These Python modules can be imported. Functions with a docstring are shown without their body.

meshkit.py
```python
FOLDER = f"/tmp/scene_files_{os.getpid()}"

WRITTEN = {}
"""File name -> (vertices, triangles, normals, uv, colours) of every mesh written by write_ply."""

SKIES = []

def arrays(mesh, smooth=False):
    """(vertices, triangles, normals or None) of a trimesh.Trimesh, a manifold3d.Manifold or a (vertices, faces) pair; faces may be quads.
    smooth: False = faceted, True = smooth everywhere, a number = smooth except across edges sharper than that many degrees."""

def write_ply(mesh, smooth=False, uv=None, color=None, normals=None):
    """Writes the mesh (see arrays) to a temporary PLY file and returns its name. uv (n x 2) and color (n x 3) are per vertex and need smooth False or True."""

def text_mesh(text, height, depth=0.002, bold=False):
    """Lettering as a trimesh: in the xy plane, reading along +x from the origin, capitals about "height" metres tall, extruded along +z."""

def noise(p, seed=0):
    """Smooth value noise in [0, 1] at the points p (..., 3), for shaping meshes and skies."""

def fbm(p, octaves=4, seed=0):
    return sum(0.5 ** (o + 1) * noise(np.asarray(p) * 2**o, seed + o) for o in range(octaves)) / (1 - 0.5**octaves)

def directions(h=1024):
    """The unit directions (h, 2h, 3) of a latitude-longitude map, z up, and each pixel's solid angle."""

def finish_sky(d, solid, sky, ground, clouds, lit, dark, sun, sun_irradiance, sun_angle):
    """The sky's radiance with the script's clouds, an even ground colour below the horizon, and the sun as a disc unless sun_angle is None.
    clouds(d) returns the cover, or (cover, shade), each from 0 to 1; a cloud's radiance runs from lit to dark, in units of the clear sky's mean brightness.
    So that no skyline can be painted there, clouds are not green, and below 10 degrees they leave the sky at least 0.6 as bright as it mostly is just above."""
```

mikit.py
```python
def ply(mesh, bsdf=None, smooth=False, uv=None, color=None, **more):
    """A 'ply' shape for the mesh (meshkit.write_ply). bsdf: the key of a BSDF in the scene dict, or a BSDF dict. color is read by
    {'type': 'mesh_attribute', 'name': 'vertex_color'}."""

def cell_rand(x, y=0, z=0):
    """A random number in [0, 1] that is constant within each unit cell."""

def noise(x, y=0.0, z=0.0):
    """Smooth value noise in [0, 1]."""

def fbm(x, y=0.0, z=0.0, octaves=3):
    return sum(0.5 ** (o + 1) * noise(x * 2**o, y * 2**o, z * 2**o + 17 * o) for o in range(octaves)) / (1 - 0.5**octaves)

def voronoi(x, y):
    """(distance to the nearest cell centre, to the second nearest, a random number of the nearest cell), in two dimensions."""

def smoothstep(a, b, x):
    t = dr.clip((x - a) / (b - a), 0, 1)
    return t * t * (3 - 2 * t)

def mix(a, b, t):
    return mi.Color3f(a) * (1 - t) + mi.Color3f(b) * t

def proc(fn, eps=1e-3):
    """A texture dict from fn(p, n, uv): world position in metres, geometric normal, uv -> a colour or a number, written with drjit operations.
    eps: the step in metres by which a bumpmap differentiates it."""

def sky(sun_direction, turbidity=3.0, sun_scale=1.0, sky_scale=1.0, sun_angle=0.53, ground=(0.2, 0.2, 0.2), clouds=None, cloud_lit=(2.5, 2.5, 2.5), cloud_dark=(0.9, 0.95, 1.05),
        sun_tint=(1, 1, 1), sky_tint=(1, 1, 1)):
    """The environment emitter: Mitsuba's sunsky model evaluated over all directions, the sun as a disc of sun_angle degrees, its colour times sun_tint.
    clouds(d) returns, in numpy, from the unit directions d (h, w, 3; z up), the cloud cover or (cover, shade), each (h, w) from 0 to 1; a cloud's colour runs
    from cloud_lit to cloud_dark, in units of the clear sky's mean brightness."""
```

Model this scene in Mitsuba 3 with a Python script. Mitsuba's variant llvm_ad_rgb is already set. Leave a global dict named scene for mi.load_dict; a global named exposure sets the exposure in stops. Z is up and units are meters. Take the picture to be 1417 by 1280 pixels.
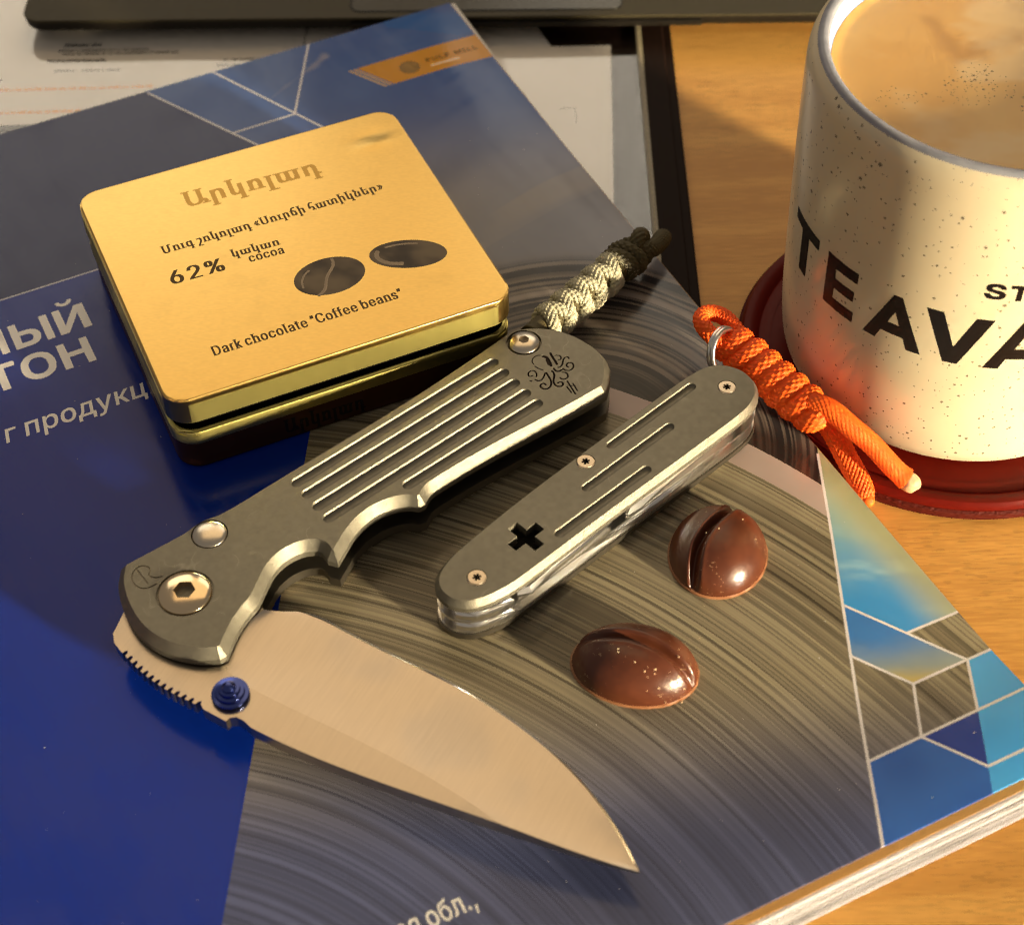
import math
import numpy as np
import trimesh
import manifold3d as m3
import drjit as dr
import mitsuba as mi
import mikit
import meshkit
from mikit import noise, fbm, voronoi, cell_rand, smoothstep, mix
from shapely.geometry import Polygon, LineString, Point, box as sbox
from shapely import affinity
from shapely.ops import unary_union

T = mi.ScalarTransform4f
RNG = np.random.default_rng(7)

# ---------------------------------------------------------------- camera, light, exposure (lengths below are millimetres unless said)
PITCH, ROLL, CAM_H, FOCAL = 0.844191, -0.0210242, 306.7717, 2369.665
FWD = np.array([0, math.cos(PITCH), -math.sin(PITCH)])
UP0 = np.array([0, math.sin(PITCH), math.cos(PITCH)])
UP = -math.sin(ROLL) * np.array([1.0, 0, 0]) + math.cos(ROLL) * UP0
EYE = np.array([0, 0, CAM_H]) / 1000
scene = {
    'camera': {'type': 'thinlens', 'fov': math.degrees(2 * math.atan(708.5 / FOCAL)), 'fov_axis': 'x', 'near_clip': 0.01, 'far_clip': 20.0,
               'aperture_radius': 0.0017, 'focus_distance': 0.395,
               'to_world': T().look_at(origin=EYE.tolist(), target=(EYE + FWD).tolist(), up=UP.tolist())},
}
labels = {}
SUN = np.array([math.cos(math.radians(-40)) * math.cos(math.radians(9)), math.sin(math.radians(-40)) * math.cos(math.radians(9)), math.sin(math.radians(9))])
AIM = np.array([0, 0.25, 0.012])
scene['low_sun_lamp'] = {'type': 'disk', 'to_world': T().look_at(origin=(AIM + 2.6 * SUN).tolist(), target=AIM.tolist(), up=[0, 0, 1]) @ T().scale(0.09),
                         'emitter': {'type': 'area', 'radiance': {'type': 'rgb', 'value': [2850, 2380, 1560]}}}
scene['added_ceiling_panel'] = {'type': 'rectangle', 'to_world': T().look_at(origin=[0.0, 1.75, 1.85], target=[0, 0.3, 0], up=[0, 0, 1]) @ T().scale([0.95, 0.74, 1]),  # added glowing panel, stands in for a warm lit ceiling
                         'emitter': {'type': 'area', 'radiance': {'type': 'rgb', 'value': [1.15, 0.83, 0.47]}}}
for side, x, half in (('added_glare_panel', -0.66, 0.40), ('added_glare_panel_001', 0.42, 0.44)):  # added glowing panels that lay glare on cover, lid and table
    scene[side] = {'type': 'rectangle', 'to_world': T().look_at(origin=[x, 1.85, 1.08], target=[x * 0.3, 0.35, 0], up=[0, 0, 1]) @ T().scale([half, 0.30, 1]),
                   'emitter': {'type': 'area', 'radiance': {'type': 'rgb', 'value': [1.85, 1.62, 1.28]}}}
scene['room_light'] = {'type': 'constant', 'radiance': {'type': 'rgb', 'value': [0.175, 0.155, 0.135]}}
exposure = 0.15
labels['low_sun_lamp'] = {'label': 'small warm lamp low beyond the right of the table', 'category': 'lamp', 'kind': 'structure'}
for side in ('left', 'right'):
    labels['added_glare_panel' + ('_001' if side == 'right' else '')] = {'label': f'added glowing panel standing in for window light beyond the back {side} of the table', 'category': 'lamp', 'kind': 'structure'}
labels['added_ceiling_panel'] = {'label': 'added glowing panel standing in for a warm lit ceiling behind the laptop', 'category': 'lamp', 'kind': 'structure'}


# ---------------------------------------------------------------- helpers
def numbered(name):
    if name not in USED:
        USED[name] = 0
        return name
    USED[name] += 1
    return f'{name}_{USED[name]:03d}'


USED = {}


def tri(mesh):
    if hasattr(mesh, 'to_mesh'):
        q = mesh.to_mesh()
        return trimesh.Trimesh(np.array(q.vert_properties)[:, :3], np.array(q.tri_verts), process=False)
    return mesh


def crease(mesh, angle):
    """splits the mesh so that only faces within the angle of each other share a smooth vertex"""
    m = trimesh.Trimesh(np.array(mesh.vertices), np.array(mesh.faces), process=False)
    m.merge_vertices(digits_vertex=5)
    v, f = np.array(m.vertices), np.array(m.faces)
    c = np.cross(v[f[:, 1]] - v[f[:, 0]], v[f[:, 2]] - v[f[:, 0]])
    area = np.linalg.norm(c, axis=1)
    keep = area > 1e-9
    f, c, area = f[keep], c[keep], area[keep]
    nrm = c / area[:, None]
    order = np.argsort(f.ravel(), kind='stable')
    vert = f.ravel()[order]
    cuts_ = np.r_[0, np.nonzero(np.diff(vert))[0] + 1, len(vert)]
    lim = math.cos(math.radians(angle))
    V, F = [], np.empty(f.size, int)
    for a, b in zip(cuts_[:-1], cuts_[1:]):
        left = order[a:b]
        left = left[np.argsort(-area[left // 3])]
        while len(left):
            near = nrm[left // 3] @ nrm[left[0] // 3] > lim
            F[left[near]] = len(V)
            V.append(v[vert[a]])
            left = left[~near]
    return trimesh.Trimesh(np.array(V), F.reshape(-1, 3), process=False)


def obj(name, mesh, bsdf, parent=None, smooth=False, uv=None, label=None, kind=None, color=None):
    """one entry of the scene: the mesh (mm) with a material, keyed under its parent"""
    key = numbered((parent + '__' if parent else '') + name)
    mesh = tri(mesh)
    if smooth is not False and smooth is not True:
        mesh, smooth = crease(mesh, smooth), True
    mm = trimesh.Trimesh(np.array(mesh.vertices) * 0.001, mesh.faces, process=False)
    scene[key] = mikit.ply(mm, bsdf, smooth=smooth, uv=uv, color=color)
    d = {}
    if label:
        d['label'] = label
    if kind:
        d['kind'] = kind
    if d:
        labels[key] = d
    return key


def thing(name, label, cat, group=None):
    key = numbered(name)
    labels[key] = {'label': label, 'category': cat}
    if group:
        labels[key]['group'] = group
    return key


def tag(key, label, cat, group=None, kind=None):
    labels[key] = {'label': label, 'category': cat}
    if group:
        labels[key]['group'] = group
    if kind:
        labels[key]['kind'] = kind


def cat(ms):
    return trimesh.util.concatenate([tri(m) for m in ms])


def ext(poly, z0, z1):
    out = []
    for g in getattr(poly, 'geoms', [poly]):
        if g.geom_type == 'Polygon' and g.area > 1e-6:
            m = trimesh.creation.extrude_polygon(g, z1 - z0, engine='earcut')
            m.apply_translation([0, 0, z0])
            out.append(m)
    return trimesh.util.concatenate(out)


def ring_tris(poly):
    v, f = trimesh.creation.triangulate_polygon(poly, engine='earcut')
    v, f = np.asarray(v), np.asarray(f)
    d1, d2 = v[f[:, 1]] - v[f[:, 0]], v[f[:, 2]] - v[f[:, 0]]
    a = d1[:, 0] * d2[:, 1] - d1[:, 1] * d2[:, 0]
    f[a < 0] = f[a < 0][:, ::-1]
    return v, f


def stack(levels):
    """solid through levels [(polygon, z)...] from bottom to top; between two levels the polygon is the same (a wall) or an offset of it (a chamfer)"""
    V, F = [], []

    def add(v2, z, f, flip=False):
        n = sum(len(x) for x in V)
        V.append(np.c_[v2, z])
        F.append((f[:, ::-1] if flip else f) + n)

    p0, z0 = levels[0]
    v, f = ring_tris(p0)
    add(v, np.full(len(v), z0), f, True)
    for (pa, za), (pb, zb) in zip(levels[:-1], levels[1:]):
        if pa is pb:
            for nr, r in enumerate([pa.exterior, *pa.interiors]):
                c = np.array(r.coords)[:-1]
                ccw = Polygon(c).exterior.is_ccw
                hole = nr > 0
                if ccw == hole:
                    c = c[::-1]
                k = len(c)
                vv = np.vstack([c, c])
                zz = np.r_[np.full(k, za), np.full(k, zb)]
                i = np.arange(k)
                j = (i + 1) % k
                q = np.vstack([np.c_[i, j, j + k], np.c_[i, j + k, i + k]])
                add(vv, zz, q)
        else:
            big, small = (pa, pb) if pa.area > pb.area else (pb, pa)
            zbig, zsmall = (za, zb) if pa.area > pb.area else (zb, za)
            ring = Polygon(big.exterior, [small.exterior])
            v, f = ring_tris(ring)
            s = set(map(tuple, np.round(np.array(small.exterior.coords), 6)))
            z = np.array([zsmall if tuple(p) in s else zbig for p in np.round(v, 6)])
            add(v, z, f, pa.area < pb.area)
    p1, z1 = levels[-1]
    v, f = ring_tris(p1)
    add(v, np.full(len(v), z1), f)
    m = trimesh.Trimesh(np.vstack(V), np.vstack(F), process=False)
    m.merge_vertices(digits_vertex=5)
    return m


def slab(poly, z0, z1, top=0.0, bottom=0.0, steps=1):
    """a plate with rounded or chamfered rims"""
    poly = poly.simplify(0.01)

    def inset(d):
        g = poly.buffer(-d, join_style=2, mitre_limit=2.5)
        return max(g.geoms, key=lambda x: x.area) if hasattr(g, 'geoms') else Polygon(g.exterior)
    L = []
    if bottom:
        for k in range(steps, 0, -1):
            a = k / steps * math.pi / 2
            d = bottom * (1 - math.cos(a)) if steps > 1 else bottom
            L.append((inset(d), z0 + bottom * (1 - math.sin(a)) if steps > 1 else z0))
        L.append((poly, z0 + bottom))
    else:
        L.append((poly, z0))
    L.append((poly, z1 - top))
    if top:
        for k in range(1, steps + 1):
            a = k / steps * math.pi / 2
            d = top * (1 - math.cos(a)) if steps > 1 else top
            L.append((inset(d), z1 - top + (top * math.sin(a) if steps > 1 else top)))
    return stack(L)


def ring_points(poly, step):
    """points every step mm along the outline, counterclockwise"""
    e = poly.exterior if poly.exterior.is_ccw else Polygon(list(poly.exterior.coords)[::-1]).exterior
    n = int(e.length / step)
    return np.array([e.interpolate(k / n, normalized=True).coords[0] for k in range(n)])


def offset_points(p, d):
    """the same points moved d outwards, one for one"""
    a, b = np.roll(p, 1, 0), np.roll(p, -1, 0)
    t1, t2 = p - a, b - p
    t1, t2 = t1 / np.linalg.norm(t1, axis=1, keepdims=True), t2 / np.linalg.norm(t2, axis=1, keepdims=True)
    n1, n2 = np.c_[t1[:, 1], -t1[:, 0]], np.c_[t2[:, 1], -t2[:, 0]]
    n = n1 + n2
    n /= np.linalg.norm(n, axis=1, keepdims=True)
    return p + d * n / np.maximum((n * n1).sum(1), 0.6)[:, None]


def loft(levels):
    """closed solid through rings of equally many points [(points, z)...] from bottom to top"""
    k = len(levels[0][0])
    V = np.vstack([np.c_[p, np.full(k, z)] for p, z in levels])
    i = np.arange(k)
    j = (i + 1) % k
    F = [np.vstack([np.c_[i, j, j + k], np.c_[i, j + k, i + k]]) + r * k for r in range(len(levels) - 1)]
    for r, flip in ((0, True), (len(levels) - 1, False)):
        v, f = ring_tris(Polygon(levels[r][0]))
        idx = {tuple(np.round(q, 6)): n_ for n_, q in enumerate(levels[r][0])}
        g = np.array([idx[tuple(np.round(q, 6))] for q in v])[f] + r * k
        F.append(g[:, ::-1] if flip else g)
    return trimesh.Trimesh(V, np.vstack(F), process=False)


def man(mesh):
    mesh = tri(mesh)
    return m3.Manifold(m3.Mesh(np.asarray(mesh.vertices, np.float32), np.asarray(mesh.faces, np.uint32)))


def capsule(a, b, r, n=24):
    s = m3.Manifold.sphere(r, n)
    return m3.Manifold.batch_hull([s.translate(list(map(float, a))), s.translate(list(map(float, b)))])


def lathe(profile, n=96, at=(0, 0, 0)):
    m = trimesh.creation.revolve(np.array(profile, float), sections=n)
    m.apply_translation(at)
    return m


def spline(pts, n):
    """smooth curve through the points"""
    from scipy.interpolate import CubicSpline
    p = np.asarray(pts, float)
    s = np.r_[0, np.cumsum(np.linalg.norm(np.diff(p, axis=0), axis=1))]
    return CubicSpline(s, p)(np.linspace(0, s[-1], n))


def tube(path, radius, n=16, bump=None, cap=True, flat=1.0):
    """a tube along the path; bump(s, angle) in mm is added to the radius; returns mesh and uv (mm along, mm around)"""
    p = np.asarray(path, float)
    t = np.gradient(p, axis=0)
    t /= np.linalg.norm(t, axis=1, keepdims=True) + 1e-12
    a = np.cross(t[0], [0, 0, 1.0])
    if np.linalg.norm(a) < 0.05:
        a = np.cross(t[0], [1.0, 0, 0])
    A = []
    for k in range(len(p)):
        a = a - t[k] * (a @ t[k])
        a /= np.linalg.norm(a)
        A.append(a)
    A = np.array(A)
    B = np.cross(t, A)
    s = np.r_[0, np.cumsum(np.linalg.norm(np.diff(p, axis=0), axis=1))]
    th = np.arange(n) * 2 * np.pi / n
    r = np.broadcast_to(np.asarray(radius, float), (len(p),))[:, None] * np.ones(n)
    if bump is not None:
        r = r + bump(s[:, None], th[None, :])
    v = p[:, None] + r[..., None] * (np.cos(th)[None, :, None] * A[:, None] + flat * np.sin(th)[None, :, None] * B[:, None])
    V = v.reshape(-1, 3)
    i, j = np.meshgrid(np.arange(len(p) - 1), np.arange(n), indexing='ij')
    q = np.stack([i * n + j, i * n + (j + 1) % n, (i + 1) * n + (j + 1) % n, (i + 1) * n + j], -1).reshape(-1, 4)
    F = np.vstack([q[:, [0, 1, 2]], q[:, [0, 2, 3]]])
    if cap:
        V = np.vstack([V, p[0], p[-1]])
        k = np.arange(n)
        F = np.vstack([F, np.c_[(k + 1) % n, k, np.full(n, len(V) - 2)], np.c_[k, (k + 1) % n, np.full(n, len(V) - 1)] + np.r_[(len(p) - 1) * n, (len(p) - 1) * n, 0]])
    return trimesh.Trimesh(V, F, process=False)


def weave(step=1.25, depth=0.16, around=14):
    """braided cord: small diagonal strand bumps"""
    def f(s, th):
        a = np.pi * s / step
        b = around / 2 * th
        return depth * (np.abs(np.sin(a + b)) * np.abs(np.sin(a - b))) ** 0.6 - depth * 0.5
    return f


def cord(path, radius, step_mm=0.22, n=56, depth=0.17, flat=1.0, taper=None):
    p = np.asarray(path, float)
    L = np.linalg.norm(np.diff(p, axis=0), axis=1).sum()
    q = spline(p, max(8, int(L / step_mm)))
    ar = 2 * round(np.pi * radius / 1.4)
    n = 6 * ar
    r = radius if taper is None else radius * np.interp(np.linspace(0, 1, len(q)), *taper)
    return tube(q, r, n, weave(depth=depth * 2.4, around=ar), flat=flat)


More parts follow.
